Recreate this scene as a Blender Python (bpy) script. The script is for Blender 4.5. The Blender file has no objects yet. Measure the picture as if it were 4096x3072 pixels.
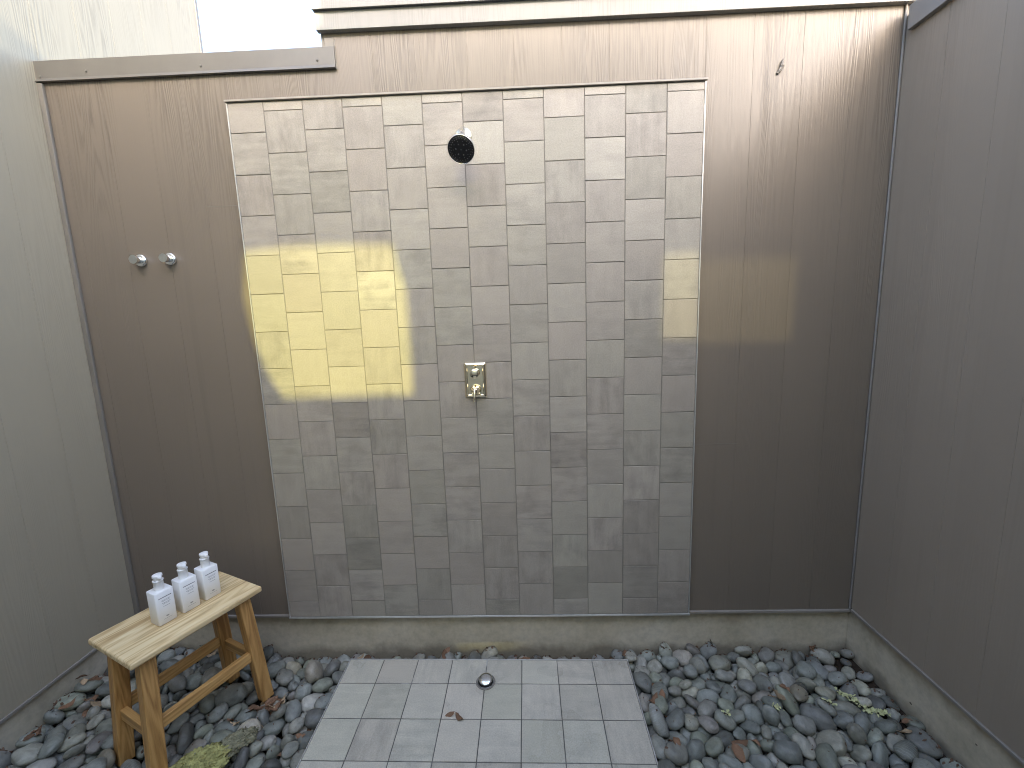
import bpy, bmesh, math, random
from mathutils import Vector, Matrix, Euler, noise
from mathutils.bvhtree import BVHTree
from mathutils.geometry import tessellate_polygon

scene = bpy.context.scene
COL = scene.collection
W = 0.155
rad = math.radians

# ------------------------------------------------------------------ helpers
def tag(o, label=None, cat=None, group=None, kind=None):
    if label: o['label'] = label
    if cat: o['category'] = cat
    if group: o['group'] = group
    if kind: o['kind'] = kind
    return o

def empty(name, loc=(0, 0, 0), rz=0.0):
    o = bpy.data.objects.new(name, None)
    COL.objects.link(o); o.location = loc; o.rotation_euler = (0, 0, rz)
    o.empty_display_size = 0.05
    return o

def link(name, bm, mats, parent=None, smooth=False, loc=None, rot=None):
    me = bpy.data.meshes.new(name)
    bmesh.ops.recalc_face_normals(bm, faces=bm.faces[:])
    bm.to_mesh(me); bm.free()
    if not isinstance(mats, (list, tuple)): mats = [mats]
    for m in mats: me.materials.append(m)
    if smooth:
        for f in me.polygons: f.use_smooth = True
    o = bpy.data.objects.new(name, me)
    COL.objects.link(o)
    if parent: o.parent = parent
    if loc: o.location = loc
    if rot: o.rotation_euler = rot
    return o

def bevel_mod(o, w=0.002, seg=2, ang=40):
    m = o.modifiers.new('bevel', 'BEVEL'); m.width = w; m.segments = seg
    m.limit_method = 'ANGLE'; m.angle_limit = rad(ang)
    for f in o.data.polygons: f.use_smooth = True
    try: m.harden_normals = True
    except Exception: pass
    return o

def add_box(bm, x0, x1, y0, y1, z0, z1, shear=0.0, x_ref=0.4):
    """axis-aligned box; shear tilts it along x (metres of z per metre of x)"""
    vs = []
    for x in (x0, x1):
        for y in (y0, y1):
            for z in (z0, z1):
                vs.append(bm.verts.new((x, y, z + shear * (x - x_ref))))
    for q in ((0, 1, 3, 2), (4, 6, 7, 5), (0, 4, 5, 1), (2, 3, 7, 6), (0, 2, 6, 4), (1, 5, 7, 3)):
        bm.faces.new([vs[i] for i in q])
    return vs

def box_obj(name, mat, parent, *a, bevel=0.0, **k):
    bm = bmesh.new(); add_box(bm, *a, **k)
    o = link(name, bm, mat, parent)
    if bevel: bevel_mod(o, bevel)
    return o

def lathe(bm, prof, seg=40, M=None, cap=True):
    """revolve (r, z) profile about z"""
    M = M or Matrix.Identity(4)
    rings = []
    for r, z in prof:
        if r < 1e-6: rings.append([bm.verts.new(M @ Vector((0, 0, z)))])
        else: rings.append([bm.verts.new(M @ Vector((r * math.cos(2 * math.pi * i / seg), r * math.sin(2 * math.pi * i / seg), z))) for i in range(seg)])
    for a, b in zip(rings, rings[1:]):
        for i in range(seg):
            j = (i + 1) % seg
            if len(a) == 1 and len(b) == 1: continue
            if len(a) == 1: bm.faces.new((a[0], b[i], b[j]))
            elif len(b) == 1: bm.faces.new((a[i], b[0], a[j]))
            else: bm.faces.new((a[i], b[i], b[j], a[j]))
    if cap:
        for r in (rings[0], rings[-1]):
            if len(r) > 2: bm.faces.new(r)

def tube(bm, pts, radii, seg=10):
    pts = [Vector(p) for p in pts]
    if not isinstance(radii, (list, tuple)): radii = [radii] * len(pts)
    rings = []; up = Vector((0.3, 0.2, 1)).normalized()
    for i, p in enumerate(pts):
        t = (pts[min(i + 1, len(pts) - 1)] - pts[max(i - 1, 0)]).normalized()
        s = t.cross(up)
        if s.length < 1e-3: s = t.cross(Vector((1, 0, 0)))
        s.normalize(); n = s.cross(t)
        rings.append([bm.verts.new(p + (s * math.cos(2 * math.pi * k / seg) + n * math.sin(2 * math.pi * k / seg)) * radii[i]) for k in range(seg)])
    for a, b in zip(rings, rings[1:]):
        for k in range(seg):
            j = (k + 1) % seg; bm.faces.new((a[k], b[k], b[j], a[j]))
    bm.faces.new(rings[0]); bm.faces.new(rings[-1])

# ------------------------------------------------------------------ node helpers
class NT:
    def __init__(self, name):
        self.m = bpy.data.materials.new(name); self.m.use_nodes = True
        self.n = self.m.node_tree.nodes; self.l = self.m.node_tree.links
        self.n.clear()
        self.out = self.n.new('ShaderNodeOutputMaterial')
        self.b = self.n.new('ShaderNodeBsdfPrincipled')
        self.l.new(self.b.outputs[0], self.out.inputs[0])
    def put(self, sock, v):
        if hasattr(v, 'is_output'): self.l.new(v, sock)
        elif v is not None: sock.default_value = v
    def node(self, t, ins=None, **props):
        x = self.n.new(t)
        for k, v in props.items(): setattr(x, k, v)
        for k, v in (ins or {}).items(): self.put(x.inputs[k], v)
        return x
    def math(self, op, a, b=None, c=None, clamp=False):
        x = self.node('ShaderNodeMath', operation=op, use_clamp=clamp)
        self.put(x.inputs[0], a)
        if b is not None: self.put(x.inputs[1], b)
        if c is not None: self.put(x.inputs[2], c)
        return x.outputs[0]
    def coord(self, which='Object', scale=(1, 1, 1), rot=(0, 0, 0), loc=(0, 0, 0)):
        t = self.node('ShaderNodeTexCoord')
        mp = self.node('ShaderNodeMapping', {'Vector': t.outputs[which], 'Scale': scale, 'Rotation': rot, 'Location': loc})
        return mp.outputs[0]
    def noise(self, vec, scale=5, detail=4, rough=0.55, dist=0.0):
        return self.node('ShaderNodeTexNoise', {'Vector': vec, 'Scale': scale, 'Detail': detail, 'Roughness': rough, 'Distortion': dist}).outputs[0]
    def ramp(self, v, stops, interp='LINEAR'):
        x = self.node('ShaderNodeValToRGB', {'Fac': v}); cr = x.color_ramp; cr.interpolation = interp
        while len(cr.elements) < len(stops): cr.elements.new(0.5)
        for e, (p, c) in zip(cr.elements, stops):
            e.position = p
            e.color = (c, c, c, 1) if isinstance(c, (int, float)) else (*c, 1)
        return x.outputs[0]
    def mix(self, f, a, b, mode='MIX'):
        x = self.node('ShaderNodeMix', data_type='RGBA', blend_type=mode)
        self.put(x.inputs[0], f)
        for s, v in ((x.inputs[6], a), (x.inputs[7], b)):
            self.put(s, (*v, 1) if isinstance(v, tuple) and len(v) == 3 else v)
        return x.outputs[2]
    def mr(self, v, a, b, c, d):
        return self.node('ShaderNodeMapRange', {0: v, 1: a, 2: b, 3: c, 4: d}).outputs[0]
    def bump(self, h, strength=0.3, dist=0.002, prev=None):
        x = self.node('ShaderNodeBump', {'Height': h, 'Strength': strength, 'Distance': dist})
        if prev is not None: self.put(x.inputs['Normal'], prev)
        return x.outputs[0]
    def done(self, color=None, rough=None, metal=None, normal=None, spec=None, **kw):
        B = self.b.inputs
        if color is not None: self.put(B['Base Color'], (*color, 1) if isinstance(color, tuple) else color)
        if rough is not None: self.put(B['Roughness'], rough)
        if metal is not None: self.put(B['Metallic'], metal)
        if normal is not None: self.put(B['Normal'], normal)
        if spec is not None: self.put(B['Specular IOR Level'], spec)
        for k, v in kw.items(): self.put(B[k.replace('_', ' ')], v)
        return self.m
    def sep(self, vec):
        return self.node('ShaderNodeSeparateXYZ', {0: vec}).outputs
    def comb(self, x, y, z):
        q = self.node('ShaderNodeCombineXYZ')
        for i, v in enumerate((x, y, z)): self.put(q.inputs[i], v)
        return q.outputs[0]

# ------------------------------------------------------------------ materials
def mat_siding(name, base, along, seed, weather=0.5, flecks=1.0, relief=1.0, rough=0.42):
    """painted rough-sawn plywood: vertical grain relief with cathedral figure, old streaks in the grain, paint flecks"""
    t = NT(name)
    xyz = t.sep(t.coord('Object', loc=(seed, seed * 0.7, 0)))
    h = xyz[0] if along == 'x' else xyz[1]; z = xyz[2]
    board = t.math('FLOOR', t.math('DIVIDE', t.math('ADD', h, 0.13 - seed), 0.18))
    v = t.comb(t.math('MULTIPLY', h, 8.5), t.math('MULTIPLY', board, 7.31), t.math('MULTIPLY', z, 0.40))
    field = t.noise(v, 1.0, 2, 0.45, 0.25)
    bands = t.math('SINE', t.math('MULTIPLY', field, 210.0))
    fib = t.noise(t.comb(t.math('MULTIPLY', h, 230), 0.0, t.math('MULTIPLY', z, 9.0)), 1.0, 3, 0.6)
    mask = t.ramp(t.noise(t.comb(t.math('MULTIPLY', h, 5.0), 3.3, t.math('MULTIPLY', z, 0.9)), 1.0, 2), [(0.38, 0.06), (0.62, 1.0)])
    grain = t.math('MULTIPLY', t.math('ADD', t.math('MULTIPLY', bands, 0.36), t.math('MULTIPLY', fib, 1.1)), mask)
    peel = t.noise(t.coord('Object'), 260, 3, 0.6)
    big = t.noise(t.coord('Object'), 2.2, 4, 0.6)
    col = t.mix(t.mr(big, 0.3, 0.7, 0.0, 1.0), tuple(c * 0.94 for c in base), tuple(c * 1.06 for c in base))
    # per-board shade, weathered grain towards the exposed top
    wn = t.node('ShaderNodeTexWhiteNoise', {'W': board}, noise_dimensions='1D').outputs[0]
    col = t.mix(0.5, col, t.mix(wn, tuple(c * 0.95 for c in base), tuple(c * 1.05 for c in base)))
    streak = t.math('MULTIPLY', t.ramp(t.math('ADD', t.math('MULTIPLY', bands, 0.16), fib), [(0.42, 0.0), (0.75, 1.0)]),
                    t.math('MULTIPLY', mask, t.mr(t.math('ADD', z, t.math('MULTIPLY', big, 0.6)), 1.9, 2.9, 0.04, weather)))
    col = t.mix(streak, col, tuple(c * 0.42 for c in base))
    # thin runs of dirt down the wall
    run = t.ramp(t.noise(t.comb(t.math('MULTIPLY', h, 17), 8.1, t.math('MULTIPLY', z, 0.35)), 1.0, 3, 0.6), [(0.60, 0.0), (0.74, 1.0)])
    col = t.mix(t.math('MULTIPLY', run, 0.22), col, tuple(c * 0.6 for c in base))
    vor = t.node('ShaderNodeTexVoronoi', {'Vector': t.coord('Object'), 'Scale': 7.5})
    cell = t.sep(vor.outputs['Color'])
    spot = t.math('MULTIPLY', t.math('LESS_THAN', vor.outputs['Distance'], t.math('MULTIPLY', cell[1], 0.022)), t.math('GREATER_THAN', cell[0], 1.0 - 0.13 * flecks))
    col = t.mix(spot, col, (0.55, 0.52, 0.47))
    n = t.bump(grain, 0.38 * relief, 0.0014)
    n = t.bump(peel, 0.25, 0.0006, n)
    r = t.mr(fib, 0.3, 0.7, rough - 0.05, rough + 0.08)
    return t.done(col, r, 0, n, 0.5)

def mat_tile(name, lo, mid, hi, rough=0.5, damp=0.0):
    """matt porcelain with brushed clouds; every tile has its own tint, turn and offset (mesh attributes)"""
    t = NT(name)
    uv = t.node('ShaderNodeUVMap').outputs[0]
    tint = t.node('ShaderNodeAttribute', attribute_name='tint').outputs['Fac']
    kind = t.node('ShaderNodeAttribute', attribute_name='mottle').outputs['Fac']
    s = t.node('ShaderNodeMapping', {'Vector': uv, 'Scale': (5, 30, 1)}).outputs[0]
    brush = t.noise(s, 1.0, 5, 0.62, 0.3)
    cloud = t.noise(uv, 11.0, 4, 0.6, 0.4)
    grainy = t.noise(uv, 420.0, 2, 0.6)
    sand = t.noise(uv, 1100.0, 1, 0.5)
    coarse = t.noise(uv, 190.0, 3, 0.7)
    base = t.ramp(tint, [(0.0, lo), (0.5, mid), (1.0, hi)])
    f = t.math('ADD', t.math('MULTIPLY', brush, 0.6), t.math('MULTIPLY', cloud, 0.6))
    dark = t.math('MULTIPLY', t.mr(f, 0.50, 0.76, 0.0, 1.0), t.mr(kind, 0.0, 1.0, 0.2, 0.82))
    hue = t.math('FRACT', t.math('MULTIPLY', tint, 37.7))
    base = t.mix(0.8, base, t.mix(1.0, base, t.ramp(hue, [(0.0, (1.0, 0.975, 0.975)), (0.5, (1.0, 1.0, 1.0)), (1.0, (0.965, 0.99, 0.955))]), 'MULTIPLY'))
    col = t.mix(dark, base, t.mix(1.0, base, (0.60, 0.605, 0.62), 'MULTIPLY'))
    col = t.mix(t.math('MULTIPLY', t.ramp(grainy, [(0.52, 0.0), (0.66, 1.0)]), 0.45), col, t.mix(1.0, col, (0.62, 0.62, 0.62), 'MULTIPLY'))
    col = t.mix(t.mr(coarse, 0.36, 0.64, 0.0, 1.0), t.mix(1.0, col, (0.89, 0.89, 0.89), 'MULTIPLY'), t.mix(1.0, col, (1.08, 1.08, 1.08), 'MULTIPLY'))
    pale = t.math('MULTIPLY', t.ramp(t.noise(uv, 300.0, 2, 0.6), [(0.63, 0.0), (0.72, 1.0)]), t.mr(kind, 0.2, 1.0, 0.1, 0.8))
    col = t.mix(t.math('MULTIPLY', pale, 0.6), col, (0.42, 0.42, 0.41))
    n = t.bump(grainy, 0.40, 0.0008)
    n = t.bump(sand, 0.15, 0.0004, n)
    rg = t.mr(cloud, 0.3, 0.7, rough - 0.06, rough + 0.08)
    if damp:
        w = t.ramp(t.noise(t.coord('Object'), 3.4, 3, 0.55, 0.6), [(0.50, 0.0), (0.62, 1.0)])
        rg = t.math('SUBTRACT', rg, t.math('MULTIPLY', w, damp))
        col = t.mix(t.math('MULTIPLY', w, 0.35), col, t.mix(1.0, col, (0.80, 0.81, 0.84), 'MULTIPLY'))
    return t.done(col, rg, 0, n, 0.5)

def mat_simple(name, col, rough=0.5, metal=0.0, var=0.12, scale=30, bump=0.1, spec=0.5, dist=0.0008):
    t = NT(name)
    c = t.coord('Object')
    n1 = t.noise(c, scale, 4, 0.6)
    k = t.mix(t.mr(n1, 0.3, 0.7, 0, 1), tuple(q * (1 - var) for q in col), tuple(min(1, q * (1 + var)) for q in col))
    return t.done(k, t.mr(n1, 0.3, 0.7, max(0.02, rough - 0.04), rough + 0.05), metal, t.bump(t.noise(c, scale * 6, 3), bump, dist), spec)

def mat_concrete():
    t = NT('concrete')
    c = t.coord('Object'); xyz = t.sep(c)
    a = t.noise(c, 3.2, 6, 0.62, 0.3); b = t.noise(c, 34, 4, 0.65); d = t.noise(c, 190, 2, 0.6)
    col = t.ramp(a, [(0.30, (0.42, 0.375, 0.28)), (0.5, (0.53, 0.475, 0.365)), (0.72, (0.60, 0.55, 0.45))])
    col = t.mix(t.math('MULTIPLY', t.mr(b, 0.4, 0.75, 0, 1), 0.35), col, (0.20, 0.19, 0.165))
    # rusty brown wash under the flashing, ragged lower edge; soil splash near the stones
    edge = t.math('ADD', xyz[2], t.math('MULTIPLY', t.math('SUBTRACT', t.noise(c, 9, 4, 0.6), 0.5), 0.12))
    col = t.mix(t.math('MULTIPLY', t.mr(edge, 0.0, 0.07, 0, 1), 0.55), col, (0.17, 0.12, 0.07))
    col = t.mix(t.math('MULTIPLY', t.mr(edge, -0.085, -0.135, 0, 1), 0.6), col, (0.11, 0.09, 0.065))
    vor = t.node('ShaderNodeTexVoronoi', {'Vector': t.coord('Object', scale=(1, 1, 1.6)), 'Scale': 14})
    cell = t.sep(vor.outputs['Color'])
    spot = t.math('MULTIPLY', t.math('LESS_THAN', t.math('ADD', vor.outputs['Distance'], t.math('MULTIPLY', b, 0.12)), 0.13), t.math('GREATER_THAN', cell[0], 0.86))
    col = t.mix(t.math('MULTIPLY', spot, 0.85), col, (0.05, 0.042, 0.033))
    n = t.bump(b, 0.25, 0.002); n = t.bump(d, 0.25, 0.0008, n)
    return t.done(col, 0.82, 0, n, 0.3)

def mat_wood(name, lo, mid, hi, axis, seed, rough=0.5, boards=0.0, stain=0.0):
    t = NT(name)
    loc = (seed, seed * 1.7, seed * 0.4)
    sc = {'x': (2.2, 34, 34), 'z': (34, 34, 2.2)}[axis]
    c = t.coord('Object', scale=sc, loc=loc)
    a = t.noise(c, 1.0, 5, 0.6, 0.6)
    f2 = t.noise(t.coord('Object', scale={'x': (0.8, 9, 9), 'z': (9, 9, 0.8)}[axis], loc=loc), 1.0, 2, 0.5, 0.3)
    rings = t.math('SINE', t.math('MULTIPLY', f2, 95.0))
    fine = t.noise(t.coord('Object', scale={'x': (12, 420, 420), 'z': (420, 420, 12)}[axis], loc=loc), 1.0, 2, 0.5)
    g = t.math('ADD', t.math('MULTIPLY', a, 0.75), t.math('ADD', t.math('MULTIPLY', rings, 0.09), t.math('MULTIPLY', fine, 0.22)))
    col = t.ramp(g, [(0.30, lo), (0.5, mid), (0.70, hi)])
    if boards:
        y = t.sep(t.coord('Object'))[1]
        wn = t.node('ShaderNodeTexWhiteNoise', {'W': t.math('FLOOR', t.math('DIVIDE', t.math('ADD', y, 5.0), boards))}, noise_dimensions='1D').outputs[0]
        col = t.mix(t.mr(wn, 0, 1, 0.0, 0.45), col, t.mix(1.0, col, (0.80, 0.74, 0.66), 'MULTIPLY'))
    if stain:
        s = t.ramp(t.noise(t.coord('Object', scale=(7, 22, 7), loc=(3, 1, 2)), 1.0, 4, 0.65, 0.8), [(0.58, 0.0), (0.72, 1.0)])
        col = t.mix(t.math('MULTIPLY', s, stain), col, (0.20, 0.145, 0.085))
    n = t.bump(g, 0.18, 0.001)
    return t.done(col, t.mr(g, 0.3, 0.7, rough - 0.05, rough + 0.06), 0, n, 0.5)

def mat_stone(name, col, speck=0.0, band=0.0, rough=0.44):
    t = NT(name)
    rnd = t.node('ShaderNodeObjectInfo').outputs['Random']
    g = t.node('ShaderNodeNewGeometry').outputs['Random Per Island']
    rr = t.math('FRACT', t.math('ADD', t.math('MULTIPLY', rnd, 7.13), g))
    tc = t.node('ShaderNodeTexCoord').outputs['Object']
    c = t.node('ShaderNodeVectorMath', {0: tc, 1: t.comb(t.math('MULTIPLY', rr, 61.0), t.math('MULTIPLY', rr, 23.0), 0.0)}, operation='ADD').outputs[0]
    a = t.noise(c, 1.3, 5, 0.62, 0.5); b = t.noise(c, 16, 4, 0.7); d = t.noise(c, 60, 2, 0.6)
    k = t.mix(t.mr(a, 0.32, 0.68, 0, 1), tuple(q * 0.72 for q in col), tuple(q * 1.28 for q in col))
    hue = t.node('ShaderNodeHueSaturation', {'Hue': t.mr(rr, 0, 1, 0.49, 0.51), 'Saturation': t.mr(rr, 0, 1, 0.6, 1.0), 'Value': t.mr(t.math('FRACT', t.math('MULTIPLY', rr, 9.7)), 0, 1, 0.70, 1.30), 'Color': k}).outputs[0]
    k = hue
    k = t.mix(t.math('MULTIPLY', t.mr(b, 0.5, 0.75, 0, 1), 0.35), k, t.mix(1.0, k, (0.55, 0.55, 0.56), 'MULTIPLY'))
    if speck:
        k = t.mix(t.math('MULTIPLY', t.ramp(d, [(0.56, 0.0), (0.66, 1.0)]), speck), k, (0.34, 0.34, 0.33))
    if band:
        w = t.node('ShaderNodeTexWave', {'Vector': c, 'Scale': 1.5, 'Distortion': 4.0, 'Detail': 3.0, 'Detail Scale': 1.5}, wave_profile='SAW').outputs[1]
        k = t.mix(t.math('MULTIPLY', t.ramp(w, [(0.80, 0.0), (0.93, 1.0)]), band), k, (0.30, 0.30, 0.29))
    n = t.bump(b, 0.16, 0.02); n = t.bump(d, 0.14, 0.006, n)
    return t.done(k, t.mr(b, 0.35, 0.7, rough - 0.06, rough + 0.12), 0, n, 0.5)

def mat_leaf(name, a, b):
    t = NT(name)
    rnd = t.node('ShaderNodeObjectInfo').outputs['Random']
    n1 = t.noise(t.coord('Object', scale=(1, 1, 1)), 60, 4, 0.65)
    col = t.mix(t.mr(n1, 0.35, 0.65, 0, 1), a, b)
    col = t.node('ShaderNodeHueSaturation', {'Value': t.mr(rnd, 0, 1, 0.7, 1.3), 'Color': col}).outputs[0]
    return t.done(col, 0.7, 0, t.bump(n1, 0.5, 0.002), 0.3)

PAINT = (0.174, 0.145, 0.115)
M = {}
M['siding_back'] = mat_siding('painted_siding_back', PAINT, 'x', 0.0, 0.75, rough=0.36)
M['siding_left'] = mat_siding('painted_siding_left', (0.360, 0.315, 0.234), 'y', 3.0, 0.40, 1.0, 0.6)  # lighter copy of the back wall paint; stronger skylight put into the colour
M['siding_right'] = mat_siding('painted_siding_right', (0.302, 0.252, 0.199), 'y', 7.0, 0.25, 1.2, 0.5, rough=0.34)  # same paint lifted; brighter light on this wall put into the colour
M['trim'] = mat_simple('painted_trim', (0.185, 0.168, 0.146), 0.42, 0, 0.07, 9, 0.10)
M['cap'] = mat_simple('painted_cap', (0.122, 0.114, 0.101), 0.40, 0, 0.07, 9, 0.10)
M['trim_right'] = mat_simple('painted_trim_right', (0.235, 0.226, 0.215), 0.42, 0, 0.07, 9, 0.10)
M['fascia'] = mat_siding('painted_fascia', (0.235, 0.228, 0.212), 'x', 11.0, 0.3, 0.5, 0.5)
M['caulk'] = mat_simple('caulk', (0.205, 0.195, 0.182), 0.5, 0, 0.1, 20, 0.1)
M['edge_metal'] = mat_simple('brushed_edge_metal', (0.62, 0.61, 0.58), 0.38, 0.6, 0.08, 40, 0.05)
M['flashing'] = mat_simple('painted_flashing', (0.26, 0.235, 0.205), 0.45, 0, 0.10, 14, 0.08)
M['wall_tile'] = mat_tile('porcelain_wall_tile', (0.273, 0.245, 0.208), (0.342, 0.308, 0.263), (0.397, 0.361, 0.309))
M['floor_tile'] = mat_tile('porcelain_floor_tile', (0.464, 0.428, 0.346), (0.546, 0.508, 0.417), (0.608, 0.566, 0.470), 0.46, 0.22)  # same tile as the wall, raised; extra overhead light put into the colour
M['floor_tile_plain'] = mat_simple('patio_slab', (0.60, 0.55, 0.47), 0.7, 0, 0.1, 8, 0.2)
M['grout'] = mat_simple('grout', (0.205, 0.187, 0.162), 0.9, 0, 0.16, 25, 0.2, 0.2)
def mat_floor_grout():
    t = NT('floor_grout'); c = t.coord('Object')
    a = t.noise(c, 7.0, 3, 0.6)
    col = t.ramp(a, [(0.30, (0.085, 0.08, 0.072)), (0.55, (0.13, 0.124, 0.112)), (0.66, (0.20, 0.195, 0.18)), (0.74, (0.55, 0.55, 0.53))])
    return t.done(col, 0.9, 0, t.bump(t.noise(c, 300, 2), 0.3, 0.001), 0.2)
M['floor_grout'] = mat_floor_grout()
M['concrete'] = mat_concrete()
M['chrome'] = mat_simple('polished_chrome', (0.86, 0.87, 0.88), 0.06, 1.0, 0.02, 12, 0.0)
M['nickel_satin'] = mat_simple('satin_warm_nickel', (0.92, 0.80, 0.58), 0.20, 1.0, 0.03, 12, 0.0)  # chrome flange; its warm reflection is put into the base colour
M['nickel'] = mat_simple('polished_warm_nickel', (0.92, 0.82, 0.62), 0.05, 1.0, 0.03, 12, 0.0)  # chrome valve; warm yellow reflection put into the base colour
M['satin'] = mat_simple('satin_steel', (0.62, 0.62, 0.60), 0.33, 1.0, 0.03, 12, 0.0)
M['rubber'] = mat_simple('black_rubber', (0.008, 0.008, 0.011), 0.42, 0, 0.1, 60, 0.05)
M['nozzle'] = mat_simple('grey_rubber', (0.05, 0.05, 0.058), 0.35, 0, 0.1, 60, 0.05)
M['dark_void'] = mat_simple('dark_pipe', (0.012, 0.011, 0.010), 0.7, 0, 0.2, 30, 0.1)  # shade inside the drain, put into a colour
M['white_plastic'] = mat_simple('white_plastic', (0.84, 0.835, 0.82), 0.33, 0, 0.012, 15, 0.02)
M['ink'] = mat_simple('grey_ink', (0.10, 0.10, 0.13), 0.6, 0, 0.2, 400, 0.0)
M['seat_wood'] = mat_wood('weathered_teak_seat', (0.50, 0.34, 0.16), (0.75, 0.58, 0.32), (0.84, 0.70, 0.44), 'x', 1.3, 0.5, 0.0955, 0.38)
M['leg_wood'] = mat_wood('oiled_teak', (0.31, 0.15, 0.045), (0.52, 0.285, 0.095), (0.62, 0.37, 0.14), 'z', 4.1, 0.42)
M['rail_wood'] = mat_wood('oiled_teak_rail', (0.33, 0.165, 0.05), (0.54, 0.305, 0.105), (0.64, 0.39, 0.155), 'z', 9.7, 0.42)
M['soil'] = mat_simple('dark_soil', (0.040, 0.030, 0.022), 0.95, 0, 0.4, 25, 0.6, 0.1, 0.01)
M['leaf'] = mat_leaf('dry_leaf_brown', (0.13, 0.070, 0.040), (0.25, 0.145, 0.085))
M['leaf_tan'] = mat_leaf('dry_leaf_tan', (0.32, 0.225, 0.135), (0.44, 0.33, 0.21))
M['litter'] = mat_leaf('leaf_crumbs', (0.07, 0.040, 0.026), (0.16, 0.095, 0.058))
M['lichen'] = mat_simple('pale_lichen', (0.52, 0.53, 0.28), 0.85, 0, 0.22, 70, 0.4, 0.2)
M['moss'] = mat_simple('yellow_moss', (0.38, 0.36, 0.14), 0.9, 0, 0.4, 55, 0.6, 0.15, 0.004)
M['bark'] = mat_simple('grey_bark', (0.25, 0.235, 0.15), 0.9, 0, 0.35, 70, 0.6, 0.2, 0.003)
M['twig'] = mat_simple('dark_twig', (0.055, 0.042, 0.032), 0.8, 0, 0.3, 90, 0.3, 0.2)
M['splinter'] = mat_simple('bare_wood_splinter', (0.25, 0.225, 0.195), 0.75, 0, 0.35, 160, 0.4, 0.2)
M['house_paint'] = mat_simple('cream_house_paint', (0.86, 0.76, 0.56), 0.6, 0, 0.06, 4, 0.1)  # for the added wall; bright cream to bounce and mirror warm light

def mat_sun_filter(name, tint):  # tinted filter for an added sun opening; sets the patch colour
    t = NT(name)
    tr = t.node('ShaderNodeBsdfTransparent', {'Color': (*tint, 1)})
    gl = t.node('ShaderNodeBsdfGlossy', {'Color': (0.9, 0.9, 0.9, 1), 'Roughness': 0.03})
    fr = t.node('ShaderNodeFresnel', {'IOR': 1.45})
    mx = t.node('ShaderNodeMixShader', {0: fr.outputs[0], 1: tr.outputs[0], 2: gl.outputs[0]})
    t.l.new(mx.outputs[0], t.out.inputs[0]); t.n.remove(t.b)
    return t.m
M['pane_amber'] = mat_sun_filter('amber_window_glass', (0.33, 0.335, 0.115))
M['pane_smoke'] = mat_sun_filter('smoked_window_glass', (0.14, 0.138, 0.09))
M['pane_pale'] = mat_sun_filter('pale_window_glass', (0.85, 0.82, 0.45))
M['pane_dark'] = mat_sun_filter('dark_window_glass', (0.060, 0.058, 0.038))

# ------------------------------------------------------------------ setting: ground
bm = bmesh.new()
N = 24
def gz(x, y): return -0.235
bm.faces.new([bm.verts.new(p) for p in ((-300, -300, -0.34), (300, -300, -0.34), (300, 300, -0.34), (-300, 300, -0.34))])
tag(link('ground', bm, M['soil']), kind='structure')
# soil bed below the stones: rises towards both side walls
bm = bmesh.new()
def bedz(x):
    z = -0.189
    t = min(1, max(0, (-.25 - x) / .48)); z += .098 * t * t * (3 - 2 * t)
    t = min(1, max(0, (x - 2.25) / .33)); z += .045 * t * t
    return z
prev = None
for i in range(61):
    x = -0.75 + i * (3.34 / 60)
    row = [bm.verts.new((x, y, bedz(x) + 0.008 * noise.noise(Vector((x * 9, y * 9, 0))))) for y in [0.032 - k * 0.07 for k in range(41)]]
    if prev:
        for k in range(40): bm.faces.new((prev[k], row[k], row[k + 1], prev[k + 1]))
    prev = row
tag(link('soil_bed', bm, M['soil'], smooth=True), kind='structure')

bm = bmesh.new(); add_box(bm, -0.742, 2.568, -2.97, -2.75, -0.34, -0.135)
tag(link('patio', bm, M['floor_tile_plain']), kind='structure')
# ------------------------------------------------------------------ grooved panels
def siding_panel(name, mat, parent, axis, a0, a1, z0, z1, face, thick, grooves, gw=0.0012, gd=0.0010, sign=-1, z_of=None):
    """board with vertical V grooves; axis 'x': face in plane y=face looking -y; axis 'y': face in plane x=face looking along sign"""
    prof = [(a0, 0.0)]
    for g in sorted(grooves):
        if a0 + 0.01 < g < a1 - 0.01:
            prof += [(g - gw / 2, 0.0), (g - gw / 4, gd), (g + gw / 4, gd), (g + gw / 2, 0.0)]
    prof.append((a1, 0.0))
    bm = bmesh.new()
    def P(a, d, z):
        return (a, face + d, z) if axis == 'x' else (face - sign * d, a, z)
    zt = z_of or (lambda a: z1)
    cols = [(bm.verts.new(P(a, d, z0)), bm.verts.new(P(a, d, zt(a)))) for a, d in prof]
    for p, q in zip(cols, cols[1:]): bm.faces.new((p[0], q[0], q[1], p[1]))
    bk = [(bm.verts.new(P(a, thick, z0)), bm.verts.new(P(a, thick, zt(a)))) for a in (a0, a1)]
    bm.faces.new((bk[0][0], bk[1][0], bk[1][1], bk[0][1]))
    bm.faces.new((cols[0][0], cols[0][1], bk[0][1], bk[0][0]))
    bm.faces.new((cols[-1][0], cols[-1][1], bk[1][1], bk[1][0]))
    bm.faces.new([c[1] for c in cols] + [bk[1][1], bk[0][1]])
    bm.faces.new([c[0] for c in cols] + [bk[1][0], bk[0][0]])
    return link(name, bm, mat, parent)

SH = -0.0085                      # everything on the back wall falls slightly to the right
SF = 0.018                        # siding face of the back wall (tile face is y = 0)
GX = [-0.677, -0.495, -0.316, -0.134, 0.046, 0.228, 0.41, 0.592, 0.776, 0.954, 1.133, 1.314, 1.493, 1.672, 1.85, 2.026, 2.207, 2.388]

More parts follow.
